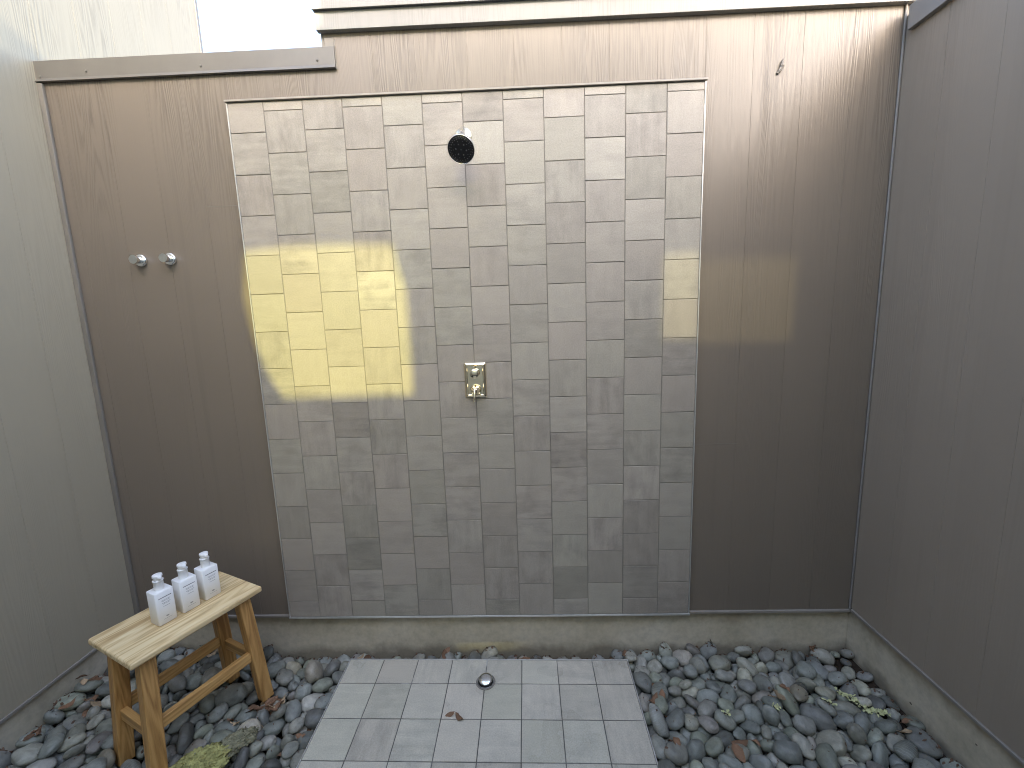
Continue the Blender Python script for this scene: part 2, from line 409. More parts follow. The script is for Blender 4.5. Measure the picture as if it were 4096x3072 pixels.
back = tag(empty('shower_wall', (0, 0, 0)), 'taupe painted back wall with the tiled shower panel, low cap and taller capped section', 'wall')
siding_panel('siding', M['siding_back'], back, 'x', -0.742, 0.41, 0.062, 2.455, SF, 0.12, GX)
tall = siding_panel('siding', M['siding_back'], back, 'x', 0.4105, 2.690, 0.062, 2.575, SF, 0.12, GX)
# low metal cap on the left, slightly dented, with nail heads
bm = bmesh.new()
nx = 40
ring = None
for i in range(nx + 1):
    x = -0.742 + i * (0.4495 + 0.742) / nx
    t = 2.474 + SH * (x + 0.742) * 0.85; b = t - 0.078
    wob = 0.0016 * noise.noise(Vector((x * 5, 1.3, 0))) + 0.0006 * noise.noise(Vector((x * 22, 4, 0)))
    dy = -0.002 + wob
    pts = [(x, SF - 0.004 + dy, b - 0.001 + wob), (x, 0.0045 + dy, b + wob * 0.6), (x, 0.0075 + wob, b + 0.012), (x, 0.0085 + wob * 0.5, t - 0.003), (x, 0.013, t), (x, 0.155, t + 0.004), (x, 0.157, b)]
    if x > 0.405: pts[5] = (x, SF - 0.002, t); pts[6] = (x, SF - 0.0018, b)
    r = [bm.verts.new(p) for p in pts]
    if ring:
        for k in range(len(r) - 1): bm.faces.new((ring[k], r[k], r[k + 1], ring[k + 1]))
    else: bm.faces.new(r)
    ring = r
bm.faces.new(ring)
cap = link('low_cap', bm, M['cap'], back)
for (nxp, nzp) in ((-0.534, 2.425), (-0.076, 2.420), (0.382, 2.417), (-0.722, 2.413)):
    bm = bmesh.new(); bmesh.ops.create_uvsphere(bm, u_segments=12, v_segments=8, radius=0.0045, matrix=Matrix.Translation((nxp, 0.0065, nzp)) @ Matrix.Diagonal((1, 0.5, 1, 1)))
    link('nail_head', bm, M['cap'], cap, smooth=True)
# taller section: fascia board and metal drip cap
fas = box_obj('fascia_board', M['fascia'], back, 0.392, 2.72, -0.004, SF - 0.0005, 2.512, 2.577, shear=SH, bevel=0.0015)
bm = bmesh.new()
add_box(bm, 0.386, 2.72, -0.013, 0.15, 2.5775, 2.612, shear=SH)
add_box(bm, 0.3845, 2.72, -0.0165, -0.0135, 2.5745, 2.588, shear=SH)
bevel_mod(link('high_cap', bm, M['fascia'], back), 0.002)
bm = bmesh.new()      # wall end above the low cap
add_box(bm, 0.398, 0.4100, SF + 0.004, 0.136, 2.468, 2.577)
link('end_board', bm, M['trim'], back)
bm = bmesh.new()      # small bent flashing tab beside the notch
add_box(bm, 0.412, 0.447, SF - 0.0022, SF - 0.0002, 2.465, 2.497)
add_box(bm, 0.4475, 0.4525, SF - 0.0026, SF - 0.0002, 2.385, 2.489)
bevel_mod(link('flashing_tab', bm, M['trim'], back), 0.0015)
# corner strips
box_obj('corner_strip', M['trim'], back, -0.7415, -0.721, 0.0055, SF - 0.001, 0.078, 2.392, bevel=0.002)
box_obj('corner_strip', M['caulk'], back, 2.5575, 2.5665, 0.0095, SF - 0.001, 0.078, 2.500, bevel=0.005)
# base flashing of the siding, left and right of the tiles
box_obj('base_flashing', M['flashing'], back, -0.735, 0.006, 0.0095, 0.03, 0.066, 0.0775, bevel=0.0015)
box_obj('base_flashing', M['flashing'], back, 1.854, 2.566, 0.0095, 0.03, 0.066, 0.0775, bevel=0.0015)
# horizontal butt joints in the plywood
box_obj('panel_joint', M['trim'], back, -0.134, 0.006, SF - 0.0010, SF + 0.002, 1.9065, 1.9085)
box_obj('panel_joint', M['trim'], back, 1.853, 2.035, SF - 0.0010, SF + 0.002, 0.8585, 0.8602)
# concrete footing
bm = bmesh.new(); add_box(bm, -0.75, 2.584, 0.031, 0.155, -0.36, 0.0655)
link('concrete_footing', bm, M['concrete'], back)

# tile panel
def tiles(name, mats, parent, rects, P, seed, gap=0.003, bev=0.0009, depth=0.0022, back_rect=None):
    r = random.Random(seed)
    bm = bmesh.new()
    uvl = bm.loops.layers.uv.new('UVMap'); tl = bm.faces.layers.float.new('tint'); ml = bm.faces.layers.float.new('mottle')
    for (u0, u1, v0, v1) in rects:
        a = [(u0 + gap / 2, v0 + gap / 2), (u1 - gap / 2, v0 + gap / 2), (u1 - gap / 2, v1 - gap / 2), (u0 + gap / 2, v1 - gap / 2)]
        j = [(r.uniform(-.0005, .0005), r.uniform(-.0005, .0005)) for _ in range(4)]
        a = [(p[0] + q[0], p[1] + q[1]) for p, q in zip(a, j)]
        cu, cv = (u0 + u1) / 2, (v0 + v1) / 2
        tilt = (r.uniform(-.0022, .0022), r.uniform(-.0022, .0022)); lift = r.uniform(-.0003, .0003)
        def H(p): return lift + tilt[0] * (p[0] - cu) + tilt[1] * (p[1] - cv)
        inn = [(p[0] + bev * (1 if p[0] < cu else -1), p[1] + bev * (1 if p[1] < cv else -1)) for p in a]
        vt = [bm.verts.new(P(*p, H(p))) for p in inn]
        vm = [bm.verts.new(P(*p, H(p) - bev * 0.8)) for p in a]
        vb = [bm.verts.new(P(*p, -depth - 0.002)) for p in a]
        rot = r.choice((0, 1, 1, 0, 2, 3)); off = (r.uniform(0, 40), r.uniform(0, 40)); tint = r.gauss(0.52, 0.17); mot = min(1, max(0, r.random() ** 1.2))
        fs = [(bm.faces.new(vt), inn)]
        for k in range(4):
            q = (k + 1) % 4
            fs.append((bm.faces.new((vm[k], vm[q], vt[q], vt[k])), (a[k], a[q], inn[q], inn[k])))
            fs.append((bm.faces.new((vb[k], vb[q], vm[q], vm[k])), (a[k], a[q], a[q], a[k])))
        for f, pts in fs:
            f[tl] = min(1, max(0, tint)); f[ml] = mot
            for lp, p in zip(f.loops, pts):
                x, y = p[0] - cu, p[1] - cv
                for _ in range(rot): x, y = -y, x
                lp[uvl].uv = (x + off[0], y + off[1])
    o = link(name, bm, mats[0], parent)
    if back_rect:
        bm = bmesh.new(); u0, u1, v0, v1 = back_rect
        vs = [bm.verts.new(P(u, v, d)) for d in (-depth, -0.0155) for u, v in ((u0, v0), (u1, v0), (u1, v1), (u0, v1))]
        for q in ((0, 1, 2, 3), (7, 6, 5, 4), (0, 4, 5, 1), (1, 5, 6, 2), (2, 6, 7, 3), (3, 7, 4, 0)): bm.faces.new([vs[i] for i in q])
        link('grout', bm, mats[1], o)
    return o
PX0, PX1, PZ0, PZ1 = 0.0135, 1.8440, 0.0765, 2.2800
rects = []
for c in range(12):
    u0, u1 = max(PX0, c * W), min(PX1, (c + 1) * W)
    top = 2.16896 + (0.07608 if c % 2 else 0)
    zs = [top - j * 0.15485 for j in range(-2, 16)]
    for zh, zl in zip(zs, zs[1:]):
        a, b = max(zl, PZ0), min(zh, PZ1)
        if b - a > 0.012: rects.append((u0, u1, a, b))
P = lambda u, v, d: (u, -d, v)
def Pw(u, v, d):   # top edge of the panel falls slightly to the right
    return (u, -d, v if v < 2.2 else v - 0.0065 * (u - PX0) * (v - 2.2) / 0.08 * 1.0)
tile_panel = tiles('tile_panel', (M['wall_tile'], M['grout']), back, rects, Pw, 5, back_rect=(PX0, PX1, PZ0, PZ1))
box_obj('edge_trim', M['edge_metal'], tile_panel, PX0 - 0.0045, PX0 - 0.0003, -0.0012, SF - 0.0006, PZ0, PZ1 + 0.001, bevel=0.0006)
box_obj('edge_trim', M['edge_metal'], tile_panel, PX1 + 0.0003, PX1 + 0.0045, -0.0012, SF - 0.0006, PZ0, PZ1 - 0.011, bevel=0.0006)
box_obj('edge_trim', M['edge_metal'], tile_panel, PX0 - 0.006, PX1 + 0.0075, -0.002, 0.03, 0.0675, 0.0760, bevel=0.0008)
bm = bmesh.new()
add_box(bm, PX0 - 0.006, PX1 + 0.008, -0.0085, SF - 0.0006, 2.2815, 2.2885, shear=-0.0065, x_ref=PX0)
add_box(bm, PX0 - 0.006, PX1 + 0.008, SF - 0.007, SF - 0.0006, 2.2890, 2.2985, shear=-0.0065, x_ref=PX0)
bevel_mod(link('drip_flashing', bm, M['flashing'], tile_panel), 0.0012)

# ------------------------------------------------------------------ left building wall (taller, runs on behind the back wall)
LX = -0.742
left = tag(empty('side_wall', (LX, 0, 0)), 'tall pale grey wall behind the stool, rising above the low cap', 'wall')
left.location = (0, 0, 0)
GYL = [-0.148 + k * 0.1795 for k in range(-32, 7)]
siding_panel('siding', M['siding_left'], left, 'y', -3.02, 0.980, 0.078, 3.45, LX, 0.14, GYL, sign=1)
box_obj('corner_board', M['trim'], left, LX - 0.14, LX + 0.004, 0.9805, 1.0, 0.078, 3.45, bevel=0.002)
box_obj('base_flashing', M['flashing'], left, LX - 0.03, LX + 0.0065, -3.02, 0.006, 0.0655, 0.0775, bevel=0.0015)
box_obj('concrete_footing', M['concrete'], left, LX - 0.15, LX - 0.006, -3.02, 1.0, -0.36, 0.0652)

# ------------------------------------------------------------------ right wall
RX = 2.568
right = tag(empty('side_wall', (0, 0, 0)), 'dark grey wall on the right with a metal cap along its top', 'wall')
GYR = [-0.154 + k * 0.1795 for k in range(-32, 2)]
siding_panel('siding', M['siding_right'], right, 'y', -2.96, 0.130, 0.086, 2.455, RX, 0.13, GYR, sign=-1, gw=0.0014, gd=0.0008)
bm = bmesh.new()
add_box(bm, RX - 0.0185, RX + 0.16, -2.96, -0.0125, 2.392, 2.4725)
bevel_mod(link('metal_cap', bm, M['trim_right'], right), 0.003)
box_obj('base_flashing', M['flashing'], right, RX - 0.0075, RX + 0.03, -2.96, 0.0075, 0.074, 0.0855, bevel=0.0015)
box_obj('concrete_footing', M['concrete'], right, RX + 0.005, RX + 0.15, -2.96, 0.0305, -0.36, 0.0735)

# ------------------------------------------------------------------ unseen wall added behind the viewer: blocks the sun, openings shape its patches
YH = -3.0
AZ, EL = rad(-8), rad(28)
SUN = Vector((math.sin(AZ) * math.cos(EL), math.cos(AZ) * math.cos(EL), -math.sin(EL)))
def through(x, z, y=0.0):
    t = (y - YH) / SUN.y
    return (x - SUN.x * t, z - SUN.z * t)
holes = [  # openings traced back along the sun from the wanted light patches
    [(-0.030, 1.54), (0.00, 1.735), (0.22, 1.752), (0.625, 1.742), (0.640, 1.66), (0.668, 1.56), (0.668, 1.10), (0.10, 1.10), (0.045, 1.20), (-0.005, 1.35)],
    [(1.700, 1.660), (1.846, 1.668), (1.850, 1.290), (1.700, 1.300)],
    [(1.852, 1.645), (2.24, 1.645), (2.24, 1.285), (1.856, 1.285)],
    [(0.76, -0.130), (0.95, -0.128), (1.25, -0.118), (1.25, -0.094), (0.95, -0.096), (0.78, -0.100)],
]
holes = [[through(p[0], p[1], 0.03 if p[1] < 0 else 0.0) for p in h] for h in holes]
sun_mask = tag(empty('house_wall', (0, YH, 0)), 'cream house wall closing the shower yard behind the viewer', 'wall')
sun_mask.location = (0, 0, 0)
bm = bmesh.new()
loops = [[(LX + 0.004, -0.34), (3.06, -0.34), (3.06, 4.29), (0.83, 4.29), (0.83, 4.13), (-0.33, 4.13), (-0.33, 4.0), (LX + 0.004, 4.0)]] + holes  # stepped top shaped to set the shade line on the walls
flat = [bm.verts.new((x, YH, z)) for L in loops for x, z in L]
for tri in tessellate_polygon([[Vector((x, z, 0)) for x, z in L] for L in loops]): bm.faces.new([flat[i] for i in tri])
hw = link('plaster', bm, M['house_paint'], sun_mask)
sd = hw.modifiers.new('solid', 'SOLIDIFY'); sd.thickness = 0.05; sd.offset = 0
for h, m in ((holes[0], 'pane_amber'), (holes[1], 'pane_smoke'), (holes[2], 'pane_dark'), (holes[3], 'pane_amber')):  # filters added to tint and dim each sun patch
    bm = bmesh.new(); bm.faces.new([bm.verts.new((x, YH, z)) for x, z in h])
    link('pane', bm, M[m], sun_mask)

# ------------------------------------------------------------------ tiled shower tray
plat = tag(empty('shower_platform', (0.9335, -0.07, -0.086)), 'low platform of grey square tiles in front of the tiled wall', 'platform')
plat.location = (0, 0, 0)
def pz(x, y): return -0.0858 + 0.0295 * y - 0.0088 * (x - 0.934)
QX0, QX1, QY1, QY0 = 0.3141, 1.5541, -0.0724, -2.05
rects = []
ys = [QY1, -0.19448] + [-0.19448 - k * W for k in range(1, 13)]
for c in range(8):
    for yh, yl in zip(ys, ys[1:]): rects.append((QX0 + c * W, QX0 + (c + 1) * W, yl, yh))
QY0 = ys[-1]
Pf = lambda u, v, d: (u, v, pz(u, v) + d)
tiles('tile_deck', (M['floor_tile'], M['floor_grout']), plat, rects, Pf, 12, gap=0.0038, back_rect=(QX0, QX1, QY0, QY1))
def slab(name, mat, x0, x1, y0, y1, z_hi, z_lo, parent):
    bm = bmesh.new()
    vs = []
    for x in (x0, x1):
        for y in (y0, y1):
            for k in (0, 1): vs.append(bm.verts.new((x, y, pz(x, y) + z_hi if k else z_lo)))
    for q in ((0, 1, 3, 2), (4, 6, 7, 5), (0, 4, 5, 1), (2, 3, 7, 6), (0, 2, 6, 4), (1, 5, 7, 3)): bm.faces.new([vs[i] for i in q])
    return link(name, bm, mat, parent)
slab('mortar_base', M['concrete'], QX0 + 0.002, QX1 - 0.002, QY0, QY1 - 0.002, -0.0165, -0.33, plat)
def strip(x0, x1, y0, y1):
    bm = bmesh.new(); vs = []
    for x in (x0, x1):
        for y in (y0, y1):
            for k in (-0.0165, 0.0008): vs.append(bm.verts.new((x, y, pz(x, y) + k)))
    for q in ((0, 1, 3, 2), (4, 6, 7, 5), (0, 4, 5, 1), (2, 3, 7, 6), (0, 2, 6, 4), (1, 5, 7, 3)): bm.faces.new([vs[i] for i in q])
    bevel_mod(link('edge_trim', bm, M['edge_metal'], plat), 0.0006)
strip(QX0 - 0.0035, QX0 + 0.0005, QY0, QY1 + 0.0035)
strip(QX1 - 0.0005, QX1 + 0.0035, QY0, QY1 + 0.0035)
strip(QX0 + 0.0008, QX1 - 0.0008, QY1 - 0.0005, QY1 + 0.0035)

# ------------------------------------------------------------------ floor drain
dx, dy = 0.9375, -0.186
dr = tag(empty('floor_drain', (dx, dy, pz(dx, dy))), 'domed chrome drain cover set in the tiled platform', 'drain')
bm = bmesh.new(); lathe(bm, [(0.0335, -0.002), (0.0410, 0.0006), (0.0405, 0.0012), (0.0365, 0.0026), (0.0342, 0.0022), (0.0335, -0.002)], 44, cap=False)
link('grout_collar', bm, M['grout'], dr, True)
bm = bmesh.new(); lathe(bm, [(0.0, 0.0012), (0.0341, 0.0012)], 44, cap=False); link('drain_hole', bm, M['dark_void'], dr)  # flat dark disc; the hole's shade is put into its colour
bm = bmesh.new(); lathe(bm, [(0.0325, 0.0018), (0.0343, 0.0034), (0.0330, 0.0038), (0.0320, 0.0022)], 44, cap=False); link('rim', bm, M['satin'], dr, True)
bm = bmesh.new()
prof = [(0.0, 0.0030), (0.010, 0.0030), (0.010, 0.0095), (0.0272, 0.0105)]
prof += [(0.0285 * math.cos(a), 0.0120 + 0.0085 * math.sin(a)) for a in [rad(q) for q in range(0, 90, 9)]] + [(0.0, 0.0205)]
lathe(bm, prof, 44, cap=False)
link('dome', bm, M['chrome'], dr, True, loc=(0.0, 0.004, 0.0), rot=(rad(9), 0, 0))

# ------------------------------------------------------------------ shower head
sh = tag(empty('shower_fixture', (0.930, 0.0, 2.119)), 'round chrome shower head with a black spray face on the tiled wall', 'shower head')
toY = Matrix.Rotation(rad(90), 4, 'X')      # lathe axis z -> -y
bm = bmesh.new(); lathe(bm, [(0.0, 0.0), (0.0312, 0.0), (0.0312, 0.004), (0.0295, 0.0065), (0.0150, 0.0095), (0.0125, 0.014), (0.0, 0.014)], 48, toY)
link('flange', bm, M['nickel_satin'], sh, True)
hd = Vector((0.0040, -0.126, -0.0955)); nrm = Vector((-0.10, -0.80, -0.66)).normalized()
back_pt = hd - nrm * 0.052
bm = bmesh.new()
p0, p1, p2 = Vector((0, -0.010, 0)), Vector((0, -0.062, 0.004)), back_pt
pts = [(p0 * (1 - t) ** 2 + p1 * 2 * t * (1 - t) + p2 * t * t) for t in [k / 12 for k in range(13)]]
tube(bm, pts, 0.0105, 20); link('arm', bm, M['chrome'], sh, True)
Q = Matrix.Translation(hd) @ nrm.to_track_quat('Z', 'Y').to_matrix().to_4x4()
bm = bmesh.new()
lathe(bm, [(0.0, -0.056), (0.0135, -0.056), (0.0160, -0.050), (0.0160, -0.040), (0.0185, -0.036), (0.0300, -0.026), (0.0440, -0.017), (0.0492, -0.011), (0.0500, -0.004), (0.0500, 0.0008), (0.0488, 0.0018), (0.0475, 0.0012), (0.0470, -0.001), (0.0, -0.001)], 64, Q, cap=False)
head = link('bell', bm, M['chrome'], sh, True); bevel_mod(head, 0.0006)
bm = bmesh.new(); lathe(bm, [(0.0, 0.0016), (0.030, 0.0012), (0.0472, 0.0002), (0.0472, -0.002)], 64, Q, cap=False)
face = link('spray_face', bm, M['rubber'], sh, True)
bm = bmesh.new()
for n_, rr, sz in ((6, 0.019, 0.0021), (1, 0.0, 0.0016), (10, 0.0285, 0.0011), (24, 0.0365, 0.0011), (30, 0.0420, 0.0010)):
    for k in range(n_):
        a = 2 * math.pi * (k + 0.3 * (n_ % 7)) / n_
        lathe(bm, [(sz * 1.3, 0.0), (sz, 0.0026), (sz * 0.5, 0.0031), (0, 0.0031)], 8, Q @ Matrix.Translation((rr * math.cos(a), rr * math.sin(a), 0.0006)), cap=False)
tag(link('nozzle', bm, M['nozzle'], face, True))['kind'] = 'stuff'

# ------------------------------------------------------------------ mixer valve
va = tag(empty('shower_valve', (0.9320, 0.0, 1.168)), 'polished rectangular shower valve with lever handle on the tiled wall', 'shower valve')
bm = bmesh.new()
def rect_loop(hw, hh, y, cut):
    pts = [(-hw + cut, -hh), (hw - cut, -hh), (hw, -hh + cut), (hw, hh - cut), (hw - cut, hh), (-hw + cut, hh), (-hw, hh - cut), (-hw, -hh + cut)]
    return [bm.verts.new((x, y, z)) for x, z in pts]
loops = [rect_loop(0.0465, 0.0745, 0.002, 0.004), rect_loop(0.0465, 0.0745, -0.003, 0.004), rect_loop(0.0440, 0.0720, -0.0075, 0.0035), rect_loop(0.0360, 0.0650, -0.0130, 0.003), rect_loop(0.0335, 0.0625, -0.0125, 0.002), rect_loop(0.0320, 0.0610, -0.0105, 0.002)]
for a, b in zip(loops, loops[1:]):
    for k in range(8): bm.faces.new((a[k], a[(k + 1) % 8], b[(k + 1) % 8], b[k]))
bm.faces.new(loops[-1]); bm.faces.new(loops[0])
bevel_mod(link('plate', bm, M['nickel'], va), 0.0012, 3, 15)
bm = bmesh.new(); lathe(bm, [(0.0, 0.0), (0.0125, 0.0), (0.0125, 0.010), (0.0185, 0.0125), (0.0192, 0.016), (0.0188, 0.026), (0.0165, 0.0285), (0.0, 0.0292)], 48, Matrix.Translation((-0.001, -0.010, 0.030)) @ toY, cap=False)
kn = link('temperature_knob', bm, M['nickel'], va, True)
bm = bmesh.new(); add_box(bm, -0.0040, 0.0020, -0.034, -0.022, 0.044, 0.0590); bevel_mod(link('pointer', bm, M['nickel'], kn), 0.0012)
bm = bmesh.new(); lathe(bm, [(0.0, 0.0), (0.0230, 0.0), (0.0235, 0.004), (0.0225, 0.010), (0.0165, 0.026), (0.0125, 0.036), (0.0095, 0.041), (0.0, 0.042)], 48, Matrix.Translation((0.0, -0.010, -0.040)) @ toY, cap=False)
hb = link('handle', bm, M['nickel'], va, True)
bm = bmesh.new(); tube(bm, [(0.0, -0.044, -0.028), (-0.0005, -0.053, -0.040), (-0.001, -0.060, -0.062), (-0.0015, -0.064, -0.082)], [0.0062, 0.0060, 0.0050, 0.0046], 16)
link('lever', bm, M['nickel'], hb, True)

# ------------------------------------------------------------------ robe hooks
def hook(x, z):
    e = empty('robe_hook', (x, SF, z))
    bm = bmesh.new(); lathe(bm, [(0.0, -0.0005), (0.0248, -0.0005), (0.0250, 0.007), (0.0238, 0.0105), (0.0205, 0.0125), (0.0, 0.0125)], 48, toY, cap=False)
    link('base_disc', bm, M['chrome'], e, True)
    bm = bmesh.new(); lathe(bm, [(0.0, 0.0118), (0.0140, 0.0118), (0.0150, 0.025), (0.0172, 0.0395), (0.0174, 0.0415)], 48, toY, cap=False)
    pg = link('peg', bm, M['chrome'], e, True)
    bm = bmesh.new(); lathe(bm, [(0.0173, 0.0416), (0.0173, 0.0424), (0.0, 0.0424)], 48, toY, cap=False)
    link('end_cap', bm, M['satin'], pg, False)
    return e
tag(hook(-0.4407, 1.7068), 'round chrome robe hook further from the tiles, next to the faint siding groove', 'robe hook', 'chrome robe hooks on the siding')
tag(hook(-0.3148, 1.7078), 'round chrome robe hook closer to the tile panel', 'robe hook', 'chrome robe hooks on the siding')

# ------------------------------------------------------------------ stool
ZS = 0.375; SA = 1.157
st = tag(empty('wooden_stool', (-0.173, -0.3491, -0.115), SA), 'honey coloured wooden stool with splayed legs on the river stones', 'stool')
Z0 = 0.115
bm = bmesh.new()
L2, W2, T = 0.218, 0.143, 0.024
zt = ZS + Z0
def seat_loop(dx, dy, z): return [bm.verts.new((sx * (L2 - dx), sy * (W2 - dy), z)) for sx, sy in ((-1, -1), (1, -1), (1, 1), (-1, 1))]
add_box(bm, -L2, L2, -W2, W2, zt - T, zt)
seat = link('seat', bm, M['seat_wood'], st)
for e in seat.data.edges: pass
b = seat.modifiers.new('bevel', 'BEVEL'); b.width = 0.0075; b.segments = 4; b.limit_method = 'ANGLE'
for f in seat.data.polygons: f.use_smooth = True
b.harden_normals = True
legs = {}
for sx in (-1, 1):
    for sy in (-1, 1):
        top = Vector((sx * (L2 - 0.058), sy * (W2 - 0.050), zt - T - 0.0002)); bot = Vector((sx * (L2 - 0.026), sy * (W2 - 0.028), -0.012))
        d = (bot - top)
        bm = bmesh.new(); Lg = d.length
        vs = []
        hx, hy = 0.0235, 0.0195
        # axis-aligned section, sheared along the splay so the ends stay level (object z runs down the leg)
        for k, c in ((0, top), (1, bot)):
            for x, y in ((-hx, -hy), (hx, -hy), (hx, hy), (-hx, hy)): vs.append(bm.verts.new((c.x - top.x + x, c.y - top.y + y, c.z - top.z)))
        for q in ((3, 2, 1, 0), (4, 5, 6, 7), (0, 1, 5, 4), (1, 2, 6, 5), (2, 3, 7, 6), (3, 0, 4, 7)): bm.faces.new([vs[i] for i in q])
        o = link('leg', bm, M['leg_wood'], st, loc=top); bevel_mod(o, 0.004, 3)
        legs[sx, sy] = (top, bot)
def on_leg(k, z):
    t, b_ = legs[k]; f = (t.z - z) / (t.z - b_.z); return t + (b_ - t) * f
def rail(a, b_, z, h=0.040, w=0.022):
    A, B = on_leg(a, z), on_leg(b_, z); d = (B - A); n = d.normalized()
    A += n * 0.0225; B -= n * 0.0225
    if abs(n.y) > 0.9: A -= n * 0.004; B += n * 0.004
    Lr = (B - A).length
    bm = bmesh.new(); add_box(bm, -h / 2, h / 2, -w / 2, w / 2, 0, Lr)
    rot = n.to_track_quat('Z', 'X')
    X = rot @ Vector((1, 0, 0))
    o = link('stretcher', bm, M['rail_wood'], st, loc=A)
    ax = Vector((0, 0, 1)); sidev = n.cross(ax).normalized()
    o.rotation_euler = Matrix((ax, n.cross(ax), n)).transposed().to_euler()
    bevel_mod(o, 0.003, 2)
rail((-1, -1), (1, -1), 0.205); rail((-1, 1), (1, 1), 0.205)
rail((-1, -1), (-1, 1), 0.185); rail((1, -1), (1, 1), 0.185)

# ------------------------------------------------------------------ pump bottles
BW, BD, BH = 0.0583, 0.057, 0.1231
def make_bottle(loc, rz):
    e = empty('pump_bottle', loc, rz)
    bm = bmesh.new()
    hw, hd_ = BW / 2, BD / 2
    prof = [(0.0022, 0.0), (0.0, 0.0022), (0.0, BH - 0.0016), (0.0012, BH - 0.0004), (0.004, BH)]
    rings = []
    for ins, z in prof:
        r0 = 0.006; ring = []
        for cx, cy, a0 in ((hw - r0, hd_ - r0, 0), (-hw + r0, hd_ - r0, 90), (-hw + r0, -hd_ + r0, 180), (hw - r0, -hd_ + r0, 270)):
            for k in range(6):
                a = rad(a0 + 18 * k); rr = max(0.0005, r0 - ins)
                ring.append(bm.verts.new((cx + rr * math.cos(a), cy + rr * math.sin(a), z)))
        rings.append(ring)
    n = len(rings[0])
    for a, b in zip(rings, rings[1:]):
        for k in range(n): bm.faces.new((a[k], a[(k + 1) % n], b[(k + 1) % n], b[k]))
    bm.faces.new(rings[0][::-1]); bm.faces.new(rings[-1])
    bo = link('body', bm, M['white_plastic'], e)
    for f in bo.data.polygons: f.use_smooth = len(f.vertices) == 4
    # printed lines: too small to read in the photo, so rows of letter-like dashes
    r = random.Random(3); bm = bmesh.new()
    def line(zc, x0, x1, h, solid=0.8):  # adds to the current mesh
        x = x0
        while x < x1 - 0.0006:
            w = r.uniform(0.0010, 0.0032) * (1.5 if h > 0.0015 else 1)
            xe = min(x1, x + w); y = -hd_ - 0.00018
            vs = [bm.verts.new(p) for p in ((x, y, zc - h / 2), (xe, y, zc - h / 2), (xe, y, zc + h / 2), (x, y, zc + h / 2))]
            bm.faces.new(vs); x = xe + (0.00035 if r.random() < solid else 0.0011)
    line(0.1005, -0.0195, 0.0205, 0.0026, 0.9)
    for zc, a, c in ((0.0900, -0.0125, 0.0155), (0.0862, -0.0105, 0.0150), (0.0795, -0.0115, 0.0150), (0.0757, -0.0085, 0.0125), (0.0665, -0.0085, 0.0125)): line(zc, a, c, 0.0011)
    link('label_print', bm, M['ink'], bo); bm = bmesh.new()
    for zc, a, c in ((0.0295, -0.0040, 0.0045), (0.0278, -0.0055, 0.0055), (0.0261, -0.0028, 0.0030)): line(zc, a, c, 0.0012, 0.95)
    line(0.0195, -0.0130, 0.0130, 0.0008)
    link('maker_print', bm, M['ink'], bo)
    bm = bmesh.new(); lathe(bm, [(0.0, BH - 0.001), (0.0152, BH - 0.001), (0.0152, BH + 0.0005), (0.0149, BH + 0.002), (0.0150, BH + 0.0315), (0.0164, BH + 0.0325), (0.0166, BH + 0.0350), (0.0155, BH + 0.0362), (0.0, BH + 0.0362)], 40, cap=False)
    link('collar', bm, M['white_plastic'], e, True)
    bm = bmesh.new(); z0 = BH + 0.0360
    lathe(bm, [(0.0, z0), (0.0128, z0), (0.0128, z0 + 0.012), (0.0, z0 + 0.012)], 36, cap=False)
    # pump top: disc with a beak over the front
    seg = 44; top, bot = [], []
    for k in range(seg):
        a = 2 * math.pi * k / seg - math.pi / 2
        d = abs((a + math.pi / 2 + math.pi) % (2 * math.pi) - math.pi)
        rr = 0.0152 + 0.0092 * math.exp(-(d / 0.33) ** 2) - 0.0012 * math.exp(-((d - 0.75) / 0.25) ** 2)
        dip = -0.0045 * math.exp(-(d / 0.5) ** 2)
        top.append(bm.verts.new((rr * math.cos(a) * 0.97, rr * math.sin(a) * 0.97, z0 + 0.0195 + dip)))
        bot.append(bm.verts.new((rr * math.cos(a), rr * math.sin(a), z0 + 0.0115 + dip * 1.2)))
    tc_ = bm.verts.new((0, 0, z0 + 0.0215)); bc = bm.verts.new((0, 0, z0 + 0.0115))
    for k in range(seg):
        j = (k + 1) % seg
        bm.faces.new((bot[k], bot[j], top[j], top[k])); bm.faces.new((top[k], top[j], tc_)); bm.faces.new((bot[j], bot[k], bc))
    pu = link('pump', bm, M['white_plastic'], e, True)
    m_ = pu.modifiers.new('bevel', 'BEVEL'); m_.width = 0.0008; m_.segments = 2; m_.limit_method = 'ANGLE'; m_.angle_limit = rad(50)
    return e
proto = make_bottle((-0.1945, -0.4005, ZS + 0.0004), 1.172)
def copy_tree(o, parent=None):
    c = o.copy(); COL.objects.link(c); c.parent = parent
    for ch in list(o.children): copy_tree(ch, c)
    return c
tag(proto, 'white square pump bottle standing nearest the stool corner with empty seat', 'pump bottle', 'white pump bottles on the stool')
b2 = copy_tree(proto); b2.location = (-0.1611, -0.3318, ZS + 0.0004); b2.rotation_euler.z = 1.157
tag(b2, 'white square pump bottle standing between the two other bottles', 'pump bottle')
b3 = copy_tree(proto); b3.location = (-0.1320, -0.2600, ZS + 0.0004); b3.rotation_euler.z = 1.169
tag(b3, 'white square pump bottle closest to the tiled wall', 'pump bottle')

